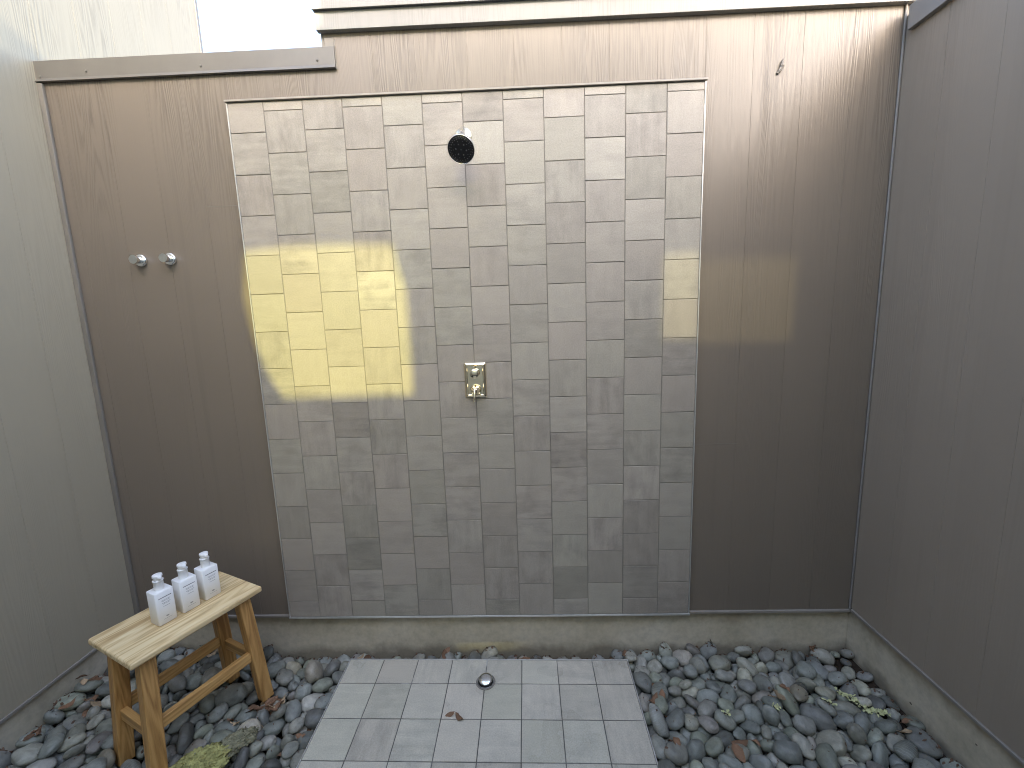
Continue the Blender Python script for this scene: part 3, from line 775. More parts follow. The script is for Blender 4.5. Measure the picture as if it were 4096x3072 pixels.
# ------------------------------------------------------------------ splinter stuck on the siding
bm = bmesh.new()
A, B = Vector((2.1150, SF - 0.003, 2.2870)), Vector((2.1390, SF - 0.007, 2.3370))
n = 9; rr = []
for i in range(n):
    t = i / (n - 1); p = A.lerp(B, t) + Vector((0.004 * math.sin(t * 5), -0.003 * math.sin(t * 3), 0))
    w = 0.0055 * (1 - t) ** 0.5 * (0.45 + 0.55 * min(1, t * 4)) + 0.0022
    rr.append((p, w))
tube(bm, [p for p, w in rr], [w for p, w in rr], 7)
for v in bm.verts: v.co += Vector((noise.noise(v.co * 160), noise.noise(v.co * 160 + Vector((9, 0, 0))), noise.noise(v.co * 160 + Vector((0, 9, 0))))) * 0.0016
tube(bm, [(2.118, SF - 0.003, 2.291), (2.129, SF - 0.005, 2.300), (2.143, SF - 0.002, 2.318)], [0.0012, 0.001, 0.0006], 5)
tag(link('wood_splinter', bm, M['splinter']), 'small pale torn splinter sticking to the siding high on the right', 'splinter')

# ------------------------------------------------------------------ river stones (settled positions, largest in view first)
NSHAPE = 28
def stone_mesh(i, sub, name):
    r = random.Random(1000 + i)
    b = r.uniform(0.62, 0.92); c = r.uniform(0.40, 0.62)
    egg = r.uniform(-0.2, 0.2); bend = r.uniform(-0.12, 0.12); sq = r.uniform(0.86, 1.0)
    off = Vector((r.uniform(-50, 50), r.uniform(-50, 50), r.uniform(-50, 50)))
    bm = bmesh.new(); bmesh.ops.create_icosphere(bm, subdivisions=sub, radius=1)
    for v in bm.verts:
        n = v.co.normalized()
        k = 1 + 0.13 * noise.noise(n * 1.1 + off) + 0.05 * noise.noise(n * 2.3 - off)
        p = Vector([math.copysign(abs(q) ** sq, q) for q in n]) * k
        t = 1 + egg * p.x
        v.co = Vector((p.x, p.y * b * t + bend * (p.x * p.x - 0.4), p.z * c * (1 + 0.5 * egg * p.x)))
    me = bpy.data.meshes.new(name); bm.to_mesh(me); bm.free()
    for f in me.polygons: f.use_smooth = True
    return me, b, c
# shape, size, x, y, z (0.1 mm), three turns (mrad)
STONES = [
    (7, 508, 25145, -4121, -1234, -12, 30, -1503),
    (10, 612, 22099, -3240, -1198, -539, 168, -718),
    (7, 535, -349, -5175, -940, -199, -135, 3020),
    (5, 472, 20142, -4672, -971, -176, 116, -17),
    (12, 585, -1207, -2436, -984, 626, -118, 193),
    (24, 455, -6285, -5365, -352, 81, 367, 601),
    (23, 508, 21855, -4279, -1112, 191, -621, -511),
    (12, 450, 21307, -4881, -961, -458, -178, 1138),
    (2, 446, 16284, -4725, -982, -227, -208, -2818),
    (0, 460, -6977, -3364, -261, -185, 110, 343),
    (3, 507, -1797, -4143, -1082, 1576, -118, 1993),
    (14, 569, -6137, -696, -432, 114, 311, -1211),
    (6, 419, 24256, -4519, -1100, -145, -72, 583),
    (23, 539, -2632, -1622, -882, -552, 32, -1081),
    (23, 466, -3883, -3751, -600, 173, 51, -892),
    (19, 570, 16001, -3656, -847, -703, 809, -1027),
    (14, 548, 21203, -2836, -817, 252, -879, 2555),
    (7, 426, 432, -3772, -1192, -709, -688, -3122),
    (12, 416, -3945, -4551, -618, 144, 33, 1066),
    (26, 469, -2189, -4825, -953, -1183, 446, -359),
    (21, 415, -5677, -5203, -208, 241, 58, -1190),
    (8, 413, 17006, -4600, -1088, 858, -811, 756),
    (4, 405, 21344, -3677, -1028, -381, -2887, 74),
    (10, 447, -4586, -2480, -620, -92, 71, -449),
    (3, 459, 23407, -4500, -1411, -1211, 2429, 948),
    (3, 401, -253, -4231, -979, 221, -169, -2978),
    (10, 555, 1643, -1151, -1081, 2022, -659, -1426),
    (20, 401, 20785, -4459, -994, 453, 315, -1220),
    (25, 451, 18425, -4659, -1067, 125, 22, -2891),
    (5, 372, 22981, -3978, -1075, -902, -1036, 2648),
    (6, 447, 16697, -3497, -952, -453, -142, 744),
    (5, 454, 19762, -3131, -1229, -2470, 566, 0),
    (12, 384, -4525, -4682, -631, 354, -85, 1396),
    (6, 399, 22756, -4413, -1381, -398, 622, 2045),
    (2, 456, -6049, -2713, -324, 402, -130, -2654),
    (10, 448, 2733, -3160, -1302, 30, 548, 265),
    (7, 386, 18492, -3574, -918, -24, 358, -245),
    (22, 451, -3818, -2023, -724, 297, 396, -605),
    (7, 361, 17680, -4530, -981, -515, -358, 482),
    (7, 381, -6798, -4921, -306, 884, -3037, 367),
    (1, 460, -6308, -3835, -742, 61, 439, 484),
    (2, 443, 16007, -1707, -1115, 66, 288, -961),
    (12, 428, 15842, -4328, -1221, -362, -43, 1847),
    (27, 473, -2943, -4110, -1241, 333, -106, -3129),
    (1, 438, -2566, -3523, -1060, 209, -158, -819),
    (20, 389, -5366, -4859, -458, 60, -34, 644),
    (10, 423, -5570, -3096, -555, 737, 195, 2923),
    (9, 438, 1668, -2903, -1204, 222, -317, 1862),
    (7, 401, 22955, -3356, -1129, 593, -512, -1762),
    (8, 409, 20255, -3399, -888, -697, -1884, 1180),
    (7, 404, 22899, -1299, -960, 208, -136, 752),
    (22, 455, 24455, -77, -1385, -143, -56, 2508),
    (21, 415, -3003, -3806, -853, 2841, -78, -781),
    (4, 389, -1237, -3202, -1006, -513, -100, 1245),
    (12, 430, -6778, -2851, -52, 216, -293, -2535),
    (17, 461, -4842, -4082, -786, -205, -258, 2700),
    (5, 465, -354, -822, -1220, 77, -35, 429),
    (26, 455, 18076, -3026, -1033, 40, -10, -2541),
    (0, 428, 1122, -3485, -1395, 456, 101, -2968),
    (4, 437, 19525, -793, -1070, -45, 67, 3037),
    (26, 521, 23409, -2793, -1276, 586, 8, 2956),
    (12, 440, 18963, -5072, -1147, -937, 2308, -358),
    (11, 440, 20892, -1715, -1192, 813, -333, -1151),
    (7, 361, 17851, -3704, -963, 271, 127, 2023),
    (0, 379, -7117, -3897, -434, 1058, 2358, -483),
    (22, 429, -1997, -2732, -1038, -727, -52, -1045),
    (24, 387, 24850, -2473, -1392, -474, 55, 1380),
    (27, 444, -3059, -3105, -1000, -1472, 631, 892),
    (11, 453, 18350, -2448, -1161, 779, -336, -32),
    (17, 535, 2133, -2255, -1517, -319, -415, -2168),
    (16, 374, 24321, -3600, -1171, -3134, -686, -865),
    (12, 494, -5246, -1895, -652, 133, 136, -950),
    (5, 426, -1435, -645, -1034, -44, 4, 659),
    (3, 407, -1141, -4494, -1143, -171, 422, -3124),
    (6, 406, 21902, -2445, -949, -222, -87, -2282),
    (24, 406, 344, -1231, -1241, -27, 313, -429),
    (23, 405, 873, -4902, -1137, 751, 2319, 1319),
    (13, 430, 2233, -1597, -1274, -350, 200, 770),
    (23, 421, -235, -3115, -1278, -92, -154, -98),
    (27, 404, 17980, -5074, -1024, 791, -81, -473),
    (4, 436, 1541, -1899, -1303, 328, 265, 1595),
    (26, 400, 19381, -3635, -1175, 123, -501, -916),
    (16, 525, -6310, -1681, -509, 1579, 942, 683),
    (1, 412, -4885, -5391, -760, -99, -275, -221),
    (22, 469, 18214, -4064, -1283, -334, -57, 250),
    (6, 442, 2724, -3832, -1558, 902, 137, 447),
    (0, 473, 22797, -91, -1532, 286, -411, 226),
    (17, 453, 24232, -1922, -1434, 677, 195, -2391),
    (2, 372, 23679, -3898, -1302, 988, 520, -2737),
    (24, 444, -5584, -5755, -496, 157, -114, -2237),
    (27, 459, -478, -3737, -1159, 336, -152, -2984),
    (21, 423, -3350, -1749, -959, 363, -31, -248),
    (7, 444, 18104, -358, -1169, 126, -55, -46),
    (27, 455, 20707, -842, -1222, 224, -258, 2245),
    (3, 347, 25522, -3327, -1295, -25, -264, 5042),
    (15, 418, 24075, -1472, -1182, -68, -40, 293),
    (5, 404, -4842, -1219, -665, 176, 93, -190),
    (17, 416, 19393, 9, -1180, -409, 725, -3005),
    (25, 330, 2319, -4323, -1345, 389, 31, 1077),
    (12, 428, 2739, -2384, -1316, 240, 100, 713),
    (0, 356, 20178, -1869, -1146, 98, 118, 2586),
    (10, 339, 17232, -3537, -1050, 125, -146, -1859),
    (23, 421, 16499, -2205, -1048, 79, -31, -1832),
    (22, 388, 23455, -3562, -1155, -461, 613, -2515),
    (7, 400, -3812, -5231, -821, -816, 191, 2860),
    (4, 359, 24848, -1779, -1368, -710, -10, 1921),
    (18, 392, 17424, -676, -1111, 382, -30, -214),
    (26, 442, -6085, -2124, -365, 1085, 385, -2723),
    (24, 384, -3843, -4291, -1292, 2999, -807, -790),
    (14, 402, 23135, -2216, -1131, -39, 188, 405),
    (1, 433, 21992, -1639, -1282, 339, -641, 1568),
    (6, 393, 19251, -2224, -1162, -215, -135, 1095),
    (12, 293, -5076, -5050, -610, 1219, 74, -2413),
    (20, 411, -5495, -2486, -662, 97, 499, -1159),
    (7, 456, 2290, -842, -1219, -2831, -801, -540),
    (17, 420, 21947, -102, -1304, 43, 11, -2329),
    (9, 382, 20674, -2751, -1008, 186, 2863, -825),
    (26, 413, 16621, -4115, -1234, 878, -79, -747),
    (13, 349, 16282, -2944, -923, 20, 2972, 978),
    (22, 373, -2544, -2864, -917, -131, -89, -959),
    (25, 467, -830, -1397, -1383, -95, 157, -611),
    (0, 417, -7213, -5589, -495, -46, -1379, -3108),
    (24, 359, 18540, -895, -1045, -830, 46, 2448),
    (15, 415, 1245, -4083, -1360, -31, -322, -109),
    (15, 440, 19506, -1351, -1157, 363, -242, -3057),
    (10, 326, 191, -4868, -1225, 593, 988, -2139),
    (12, 419, -6456, -3235, -598, -567, 685, 1868),
    (5, 352, 2096, -3481, -1235, -233, 380, 1585),
    (11, 464, 23616, -929, -1299, 439, 56, -842),
    (24, 388, 24336, -4135, -1366, 629, -111, 435),
    (21, 307, 20829, -3366, -1071, 283, -388, 1493),
    (23, 367, 1048, -2957, -1259, -185, -575, 150),
    (6, 399, -1349, -3874, -1177, -2106, -797, -1669),
    (3, 343, -4985, -3408, -699, 234, -231, -630),
    (21, 351, 18900, -2785, -1134, -341, -411, 2987),
    (15, 395, -646, -3131, -1035, 677, 18, -1761),
    (0, 354, -520, -2082, -1388, 349, -131, -1693),
    (24, 287, -5452, -3957, -585, 38, 360, -2061),
    (20, 392, 1687, -4409, -1469, -776, 1865, -1219),
    (16, 446, 2783, -4552, -1635, -145, 59, -1078),
    (7, 425, -3575, -441, -1046, 260, 20, -2959),
    (15, 372, 15769, -2665, -1123, -129, 359, -1683),
    (25, 465, 18267, -1591, -1342, -5, -243, -234),
    (8, 472, 24221, -5276, -1145, 359, -274, 845),
    (8, 292, 1049, -4449, -1208, -423, 596, -2575),
    (15, 346, 22539, -3053, -923, -529, 324, -878),
    (25, 432, 25401, -5109, -1291, 403, 105, -1330),
    (24, 327, 1324, -4912, -1322, 44, -99, 1192),
    (3, 386, 22679, -1734, -1226, 1244, 771, 2322),
    (10, 365, -5525, -620, -709, 52, 26, -2487),
    (9, 378, 19022, -4553, -1206, 672, 399, -1500),
    (13, 374, -3666, -5705, -594, 129, 285, -1091),
    (24, 324, 19068, -3297, -1048, -27, -422, -341),
    (8, 396, 18096, -1246, -1029, -67, -2677, 1322),
    (14, 366, -3677, -4139, -925, 172, 304, 2626),
    (21, 351, 24303, -2484, -1266, 539, -17, -3134),
    (27, 315, 19734, -4273, -1247, 280, -175, -304),
    (25, 439, 575, -3092, -1441, 59, 1435, 428),
    (23, 418, 17377, -4169, -1235, 360, 614, -377),
    (24, 353, 16675, -910, -1131, -345, 568, 2863),
    (25, 315, 431, -4492, -1217, 210, 496, -1377),
    (21, 411, 21002, 74, -1222, 1066, -29, 3130),
    (22, 385, 23926, -4671, -1502, -89, -120, -2570),
    (0, 293, -3921, -2791, -913, -518, 698, -1007),
    (16, 432, -7199, -1490, -554, -2233, 520, -1651),
    (4, 440, -5657, -5139, -810, 464, -400, -3019),
    (0, 331, -6299, -4551, -521, 244, -424, 2191),
    (9, 312, 25413, -2496, -1339, 31, 273, 5341),
    (17, 380, -7152, -547, -530, -555, -948, 276),
    (24, 435, -4420, -3120, -815, -232, -180, 36),
    (14, 287, 18863, -3918, -1158, -637, -256, -2686),
    (4, 306, -5926, -3533, -566, -2555, -135, -861),
    (10, 452, -5731, -4447, -750, 1093, 571, -978),
    (15, 316, 25410, -1227, -1339, 345, -299, 5875),
    (9, 395, 19572, -2643, -1245, -1689, 2604, 306),
    (13, 317, 17365, -5015, -1123, 109, -496, -2228),
    (5, 336, 24886, -1045, -1380, 339, 203, -2259),
    (8, 398, -2768, -5374, -1025, -180, 422, -320),
    (4, 415, 9361, -29, -1231, 402, 421, -2704),
    (16, 469, 1883, -4881, -1475, 768, 2373, -493),
    (14, 419, -1199, -63, -1117, -455, 737, -2783),
    (14, 387, 17498, 4, -1199, 413, 759, -614),
    (4, 431, 24700, -4749, -1373, 63, -216, -691),
    (8, 348, 21921, -703, -1371, -179, 119, 291),
    (16, 353, -120, -1597, -1365, 37, 40, 2882),
    (27, 404, -3671, -3319, -884, -299, -601, -636),
    (4, 467, 20379, -1295, -1405, 1030, 1539, 1139),
    (27, 299, -3892, -4694, -1451, 131, -320, -1838),
    (18, 414, 20584, -2308, -1330, 405, -230, 60),
    (16, 383, -2342, -795, -1118, -375, 116, 1896),
    (15, 286, 19860, -3855, -1145, -84, 124, -1957),
    (22, 363, 1957, -3962, -1517, -3127, -1184, 146),
    (11, 396, 275, -475, -1534, -694, -861, -2935),
    (8, 449, 16625, 7, -1505, 1556, -283, 85),
    (6, 471, 17560, -1047, -1480, 1130, 798, 2453),
    (10, 265, 25204, -2909, -1413, 256, 31, 671),
    (12, 367, 17723, -2603, -1183, -659, 364, -627),
    (9, 330, 572, -1870, -1416, -3040, 40, -378),
    (1, 326, 18790, -1905, -1119, -227, -143, -1650),
    (4, 348, 19739, -4794, -1351, -326, 478, -482),
    (10, 288, 22065, -4808, -1297, 281, -85, 3045),
    (12, 328, -1622, -4875, -1301, 140, -3062, -890),
    (1, 365, 17790, -2013, -1304, -200, -433, -462),
    (26, 306, 847, -4034, -1211, 489, 115, -1937),
    (27, 294, -4925, -2902, -627, -852, 132, -268),
    (20, 398, -2808, -109, -1178, 781, 106, 1634),
    (16, 425, 15837, -5320, -1025, 63, -2, 1868),
    (22, 350, -4495, -1772, -782, -175, 644, -458),
    (23, 315, -3398, -4344, -1487, -1332, -819, -861),
    (7, 331, -2150, -3254, -1269, 454, -259, -1809),
    (2, 433, -50, -4319, -1403, 213, 42, -1464),
    (13, 310, 20867, -4941, -1320, -53, -104, -2727),
    (20, 346, 17176, -2090, -1156, 216, -331, -2638),
    (9, 419, 20824, -4023, -1240, 375, -5, -1322),
    (26, 331, -4484, -680, -991, -277, 827, -2548),
    (6, 453, 2358, -3448, -1643, 65, -60, -2596),
    (10, 407, 16865, -1344, -1395, 70, 427, -3023),
    (7, 300, -2717, -2224, -1090, 2352, 447, 571),
    (17, 337, 17100, -2579, -1283, -76, 74, -2745),
    (3, 345, 2833, -1250, -1294, 222, -572, 2913),
    (5, 302, -4373, 53, -972, -193, 17, -3137),
    (0, 328, 23163, -393, -1247, 112, -811, 2042),
    (17, 369, 18728, 41, -1138, -13, -692, -2994),
    (18, 346, 2209, -4377, -1661, -249, 95, -1762),
    (15, 437, 21312, -818, -1436, -390, 1598, 1099),
    (16, 330, 16556, -1524, -1134, 487, -64, -1134),
    (1, 446, -1568, -904, -1515, 778, -523, 2948),
    (3, 356, 15761, -322, -1116, 37, -393, -1614),
    (5, 472, -2666, -3531, -1552, -99, 14, 1880),
    (22, 294, 25318, -2015, -1372, 235, -149, 6056),
    (8, 289, 25569, -29, -1306, -241, -320, 5380),
    (23, 313, 24441, -3145, -1444, -518, -2716, -345),
    (22, 458, -1134, -1914, -1231, 527, -179, 153),
    (5, 287, -2263, -882, -1571, 244, -1008, -2954),
    (3, 343, 16229, -514, -1340, -363, -308, 1840),
    (4, 292, 23699, -2276, -1268, -20, -532, -1923),
    (22, 346, 16690, -2903, -1172, -1063, 2488, -73),
    (21, 410, 23238, -1475, -1311, -126, -116, 953),
    (14, 411, -3001, -804, -1188, -346, 82, -2317),
    (20, 288, 17672, -1825, -1101, 2815, -259, 288),
    (0, 417, 7414, -368, -1301, -583, 480, -2068),
    (25, 375, -3235, -1117, -870, -2668, 139, 1832),
    (17, 345, 15346, 31, -1458, 648, 351, -652),
    (26, 374, 21441, -1684, -1232, 699, -141, -1788),
    (10, 286, -4465, -3711, -818, -752, 3091, -584),
    (8, 431, 16121, -1119, -1335, -121, -310, 2278),
    (2, 303, -2360, -56, -1199, 605, 83, 1408),
    (21, 308, 20286, -4118, -1153, 204, 224, 412),
    (21, 374, 17102, -3815, -1359, 4, 245, -220),
    (3, 420, 19325, -4092, -1442, -3095, 1209, -26),
    (3, 358, -2119, -4572, -1365, -110, 253, -1156),
    (20, 399, 17447, -1580, -1341, 808, 301, 312),
    (9, 299, -3491, -2323, -1085, -1286, 710, 1312),
    (3, 419, 22659, -5392, -1073, 211, 104, -1582),
    (22, 371, -5123, -4695, -850, -1332, 584, -2337),
    (6, 321, 16761, -5313, -1044, 131, 484, -2118),
    (5, 288, 20455, -132, -1350, -147, 402, 2618),
    (3, 344, 15806, -3627, -1402, -262, 286, 1770),
    (27, 313, 860, -1525, -1425, 814, -212, -867),
    (17, 442, 8699, -273, -1284, 669, 65, 1450),
    (16, 339, 22386, -4094, -1235, 142, 83, -937),
    (19, 371, -6996, -3508, -673, -1002, 23, -234),
    (1, 333, 22676, -2809, -1144, -590, -484, 1969),
    (26, 405, 151, -2831, -1544, -220, 676, -2200),
    (18, 349, 19848, -2230, -1321, -1715, -2604, 63),
    (15, 316, 24898, -3296, -1445, 301, 12, -1900),
    (0, 298, 20204, -3664, -1320, -227, -306, 21),
    (9, 385, 24184, -2729, -1527, -124, -56, -33),
    (19, 429, 742, -2597, -1475, 597, 1339, 428),
    (16, 288, -5451, -3619, -731, -534, -587, 2893),
    (22, 466, 2795, -722, -1443, -1213, 2002, 348),
    (3, 287, 17396, -3007, -1164, 258, 595, 1916),
    (0, 401, -1709, -3505, -1484, -65, -1366, -2765),
    (21, 444, -987, -4005, -1455, 1260, -930, 1623),
    (4, 314, 15803, -3228, -1184, -497, -564, -38),
    (9, 358, 22362, -515, -1497, 1143, -297, -1007),
    (0, 442, 2454, -178, -1578, -475, 3121, 1022),
    (8, 578, 20630, -3099, -1499, -169, -203, 678),
    (5, 404, -762, -382, -1398, 219, 809, -2247),
    (25, 355, -1132, -862, -1313, -585, 721, 1297),
    (3, 353, -1944, -5441, -1088, 730, -173, 1436),
    (21, 371, -4576, -5003, -1121, 590, -875, -1764),
    (20, 389, -1969, -506, -1261, -1290, 765, -2451),
    (6, 314, 19864, -1638, -1415, -142, -19, -2630),
    (26, 295, 17644, -3756, -1273, 100, -244, 3025),
    (26, 379, 1479, 51, -1665, 427, 90, 144),
    (3, 418, 6059, -237, -1403, -200, -101, 1348),
    (12, 338, -7100, -4586, -500, 636, -275, 337),
    (20, 451, -4021, -1517, -1046, -129, 423, -1959),
    (18, 377, 1703, -3432, -1567, 1803, -519, -1057),
    (22, 413, -7036, -2135, -638, -102, 306, 80),
    (7, 308, -7154, -4273, -692, 238, 35, -391),
    (22, 288, -3190, -2446, -1155, -496, 163, -1850),
    (22, 386, 18831, -572, -1219, -497, -55, 1912),
    (12, 418, -1100, -5220, -1207, -275, -169, 3034),
    (22, 332, -5521, -4048, -945, 752, 77, 2079),
    (1, 395, -2310, -5100, -1251, -349, 1150, 439),
    (6, 297, -5527, 16, -1028, -2803, 72, 1149),
    (13, 293, 773, -606, -1680, -148, -267, -2612),
    (25, 299, 25235, -431, -1391, 54, 325, 832),
    (21, 327, -4244, -2225, -940, -2397, -1063, -283),
    (7, 308, 22245, -2492, -1299, 997, 741, -2791),
    (13, 393, 3544, -387, -1282, -513, -175, 2552),
    (6, 467, -6948, -54, -683, -136, -6, 2889),
    (23, 285, -5071, 77, -1163, -195, 189, -481),
    (15, 345, 21278, -4159, -1310, -1540, -172, -2048),
    (19, 291, 24416, -603, -1540, 119, -91, -161),
    (20, 383, 22727, -1166, -1333, -2960, -392, 1237),
    (20, 333, 18768, -1187, -1353, -200, 398, 1367),
    (0, 421, 1088, -4628, -1629, 43, -52, -2281),
    (10, 285, 294, 61, -1605, -1034, -343, -857),
    (25, 463, -7018, -2973, -698, 167, -76, -2554),
    (21, 387, -6952, -1028, -717, -218, -26, 2821),
    (26, 306, 20263, -2788, -1188, 674, 236, 1377),
    (27, 441, 23905, -377, -1497, -1742, 85, 1513),
    (0, 460, -252, -154, -1608, -97, 44, 2174),
    (14, 437, -766, -2834, -1389, 780, 14, 1003),
    (25, 413, -5746, -1349, -772, 546, 606, -2741),
    (10, 469, 21883, -5524, -1024, -457, -82, 2625),
    (13, 363, -7088, -2577, -348, 629, 144, 180),
    (11, 405, -2462, -2865, -1462, 331, 1158, 2710),
    (19, 423, 146, -1568, -1678, 153, -101, -243),
    (27, 347, -4963, -759, -833, -159, -326, 331),
    (3, 306, 1109, -1855, -1598, 1182, -2456, 695),
    (5, 325, 18558, -5258, -1096, -2230, -6, 1944),
    (16, 396, 593, -1105, -1634, -276, -259, 2681),
    (3, 381, -4718, -4622, -1087, -860, -466, 506),
    (15, 383, 23348, -5358, -1067, 140, -200, 524),
    (17, 432, -3434, -3631, -1206, 63, -82, -1919),
    (14, 423, 22196, -2029, -1253, -970, -78, -2881),
    (22, 373, 20238, -5172, -1279, 32, 128, 3004),
    (5, 355, 19673, -5339, -1153, -840, 423, -1553),
    (25, 293, -3829, -2386, -1104, -1034, 120, -878),
    (9, 434, 19209, -1716, -1403, 102, -190, -423),
    (13, 337, -2611, -1263, -1373, -165, -255, 676),
    (3, 379, 15724, -1524, -1562, 1932, -502, 1584),
    (7, 435, 17172, -2184, -1588, -214, -186, 2273),
    (9, 375, -576, -4379, -1265, -72, -170, -511),
    (18, 347, 15712, -508, -1431, -207, -240, -1306),
    (6, 260, 25138, 92, -1431, -70, 319, 651),
    (21, 316, 2873, -1741, -1394, -64, 353, 709),
    (8, 285, -423, -1704, -1677, -206, 151, 2900),
    (18, 345, 7811, 63, -1531, 157, -1103, -369),
    (24, 353, 21523, -22, -1567, -2214, 756, 925),
    (2, 316, 19700, -3703, -1415, -2767, -186, -1645),
    (4, 286, 19232, -1196, -1457, 383, -348, 2689),
    (27, 323, 22679, -3849, -1421, -690, -412, 2451),
    (21, 348, 20259, -792, -1565, -1368, 718, -2130),
    (2, 346, 23815, -1421, -1583, 117, 390, -2939),
    (6, 449, 18256, -3444, -1321, 195, 28, -2568),
    (3, 308, 21685, -1255, -1425, -520, -12, 1825),
    (16, 349, 21058, -436, -1399, 453, 321, -2725),
    (14, 495, 15890, -2199, -1509, 702, -315, -2190),
    (16, 342, 17714, -5449, -953, -1605, 487, -785),
    (12, 365, -4137, -4425, -919, -125, 93, -1167),
    (8, 288, -6294, 113, -690, 362, -1684, -2102),
    (14, 372, 1369, -3861, -1691, 35, -3056, -721),
    (2, 408, 14420, -101, -1634, -154, 96, -1390),
    (21, 455, 1772, -483, -1603, 233, -323, 2620),
    (5, 379, 1251, -1310, -1622, -10, 171, -1465),
    (12, 336, 24300, -3652, -1539, -212, -12, 1180),
    (1, 293, -4277, -822, -1290, 516, -717, 86),
    (14, 448, 16898, -738, -1464, 375, -45, 126),
    (7, 295, 2089, -2958, -1578, 145, -1745, -303),
    (10, 329, -4645, -352, -1208, 185, -358, 1577),
    (1, 345, 793, -42, -1710, -142, -40, 1523),
    (23, 288, 21618, -3681, -1447, 27, -433, -1291),
    (3, 470, -2352, -1848, -1635, -233, -64, 2199),
    (11, 286, 24693, -3838, -1506, 229, 335, -2097),
    (17, 359, -2273, -2258, -1344, -2917, -595, 1038),
    (24, 294, 16652, -5063, -1297, -29, 129, -41),
    (27, 287, 22502, -5055, -1361, 466, 458, -1310),
    (15, 458, 21216, -1986, -1573, 1231, 3102, -180),
    (0, 285, 23860, -4021, -1603, -217, -74, 1254),
    (23, 298, -201, -2593, -1512, 697, -1000, -2179),
    (21, 342, 20027, -362, -1324, 612, 229, 1338),
    (9, 447, 3084, -172, -1568, -429, 424, -1545),
    (16, 383, 17379, 6, -1598, -327, -596, -2873),
    (11, 291, 23622, -1912, -1402, -577, 3067, 544),
    (19, 340, -6504, -2620, -563, 237, -614, 1739),
    (27, 301, 19877, -1020, -1414, 216, -83, -366),
    (22, 399, 6773, -385, -1438, 492, -749, 2131),
    (21, 391, 17685, -2617, -1571, -2900, 655, 808),
    (8, 325, -3508, -2837, -1129, -424, 518, 1882),
    (6, 304, 4884, 110, -1622, 805, 694, 2768),
    (25, 412, 22676, -2447, -1390, -626, -98, 1558),
    (15, 347, 18890, -3713, -1420, 510, 76, 1070),
    (26, 339, -2665, -939, -1669, 281, -139, 2330),
    (2, 333, 1089, -3059, -1685, 303, 112, -23),
    (0, 367, 17877, -4730, -1359, -214, 91, -2517),
    (21, 290, 96, -4499, -1720, -160, -111, -416),
    (27, 400, 22986, -3507, -1598, -262, -202, 222),
    (10, 444, 23748, -3318, -1542, 60, 221, -2772),
    (25, 305, -5864, -2132, -686, -205, 45, -2349),
    (17, 303, 22312, -1089, -1453, 439, -342, 1641),
    (5, 287, -6398, -1160, -767, 394, -216, 1601),
    (3, 286, 23609, 48, -1586, 972, -228, 901),
    (5, 377, -6000, -296, -814, -191, 310, -134),
    (11, 288, 588, -2114, -1664, 381, 549, 2900),
    (4, 383, 11593, -84, -1618, -412, -24, -1309),
    (17, 308, 21190, -1257, -1358, 158, 136, 720),
    (24, 300, 10389, 57, -1667, 327, -382, 418),
    (6, 335, -5995, -901, -900, -3115, 283, -693),
    (15, 426, -5665, -3419, -936, 402, 190, 832),
    (0, 343, 10916, -46, -1671, -11, 136, -2019),
    (0, 415, -4619, -2595, -1149, 604, -515, 1803),
    (0, 375, -966, 65, -1566, 1194, 88, 155),
    (2, 371, -1360, -3153, -1424, -7, 85, -1341),
    (27, 448, 20328, -1892, -1592, 917, 3048, 320),
    (12, 464, -5069, -3524, -1071, 20, -47, -2067),
    (11, 298, -4561, 89, -1296, -122, -605, 2668),
    (26, 285, 16139, -3908, -1457, -1311, 512, 1847),
    (11, 391, 20441, -4599, -1400, 6, 111, -1957),
    (22, 429, 22065, -4358, -1596, -576, 190, 3031),
    (24, 400, 9780, -50, -1640, -2881, 278, -777),
    (1, 364, -6474, -5645, -647, 429, 2412, -1094),
    (21, 303, -1890, -2799, -1429, 144, 137, 2815),
    (10, 295, -5434, -978, -1028, -17, 356, -64),
    (22, 374, -3551, -1184, -1135, -314, 216, -1435),
    (22, 347, -3283, -1955, -1376, -416, -102, -1071),
    (12, 396, 2484, -1328, -1678, 83, 9, -2146),
    (25, 324, -2647, -4562, -1194, -485, 50, 206),
    (20, 449, 19055, -624, -1644, 136, 46, 1491),
    (25, 357, 17617, -3261, -1315, 108, -411, -1525),
    (18, 314, -4462, -1352, -1047, -416, 190, -1869),
    (1, 365, 12129, -13, -1604, 482, 382, 1925),
    (20, 414, 23143, -4079, -1624, -165, 67, 1137),
    (19, 300, -6812, -3941, -778, -72, -67, -1244),
    (27, 351, -5129, -2883, -1000, -1593, -832, -1956),
    (20, 319, -4154, -510, -1411, -234, 102, -910),
    (22, 333, -431, -1194, -1653, -189, 187, 2224),
    (26, 391, 8279, -34, -1637, 387, -252, -744),
    (24, 358, 12753, -26, -1687, -3025, -29, 550),
    (6, 392, 15838, 69, -1523, -817, 2306, -209),
    (23, 294, 13379, 72, -1717, 66, -41, -277),
    (17, 343, -1317, -397, -1663, 160, -186, -593),
    (9, 291, 17955, -789, -1440, -122, -48, -407),
    (17, 388, 21522, -2411, -1254, 344, 71, -797),
    (10, 445, -6131, -6214, -290, 246, 378, 1929),
    (4, 286, 24409, -1302, -1483, -484, 352, 3044),
    (10, 285, -3990, -3689, -994, 105, 333, 140),
    (15, 313, 9567, -513, -1134, 130, 321, 3026),
    (4, 448, -1054, -2487, -1597, -214, -2, -2026),
    (9, 398, -904, -3443, -1490, 239, -1112, 2023),
    (4, 377, 3683, -42, -1633, -115, 11, 2255),
    (24, 442, 19139, -3132, -1573, 2723, -299, 1575),
    (20, 289, -4927, -759, -1177, -244, -2891, -1339),
    (21, 457, 22854, -884, -1628, -234, 94, -3012),
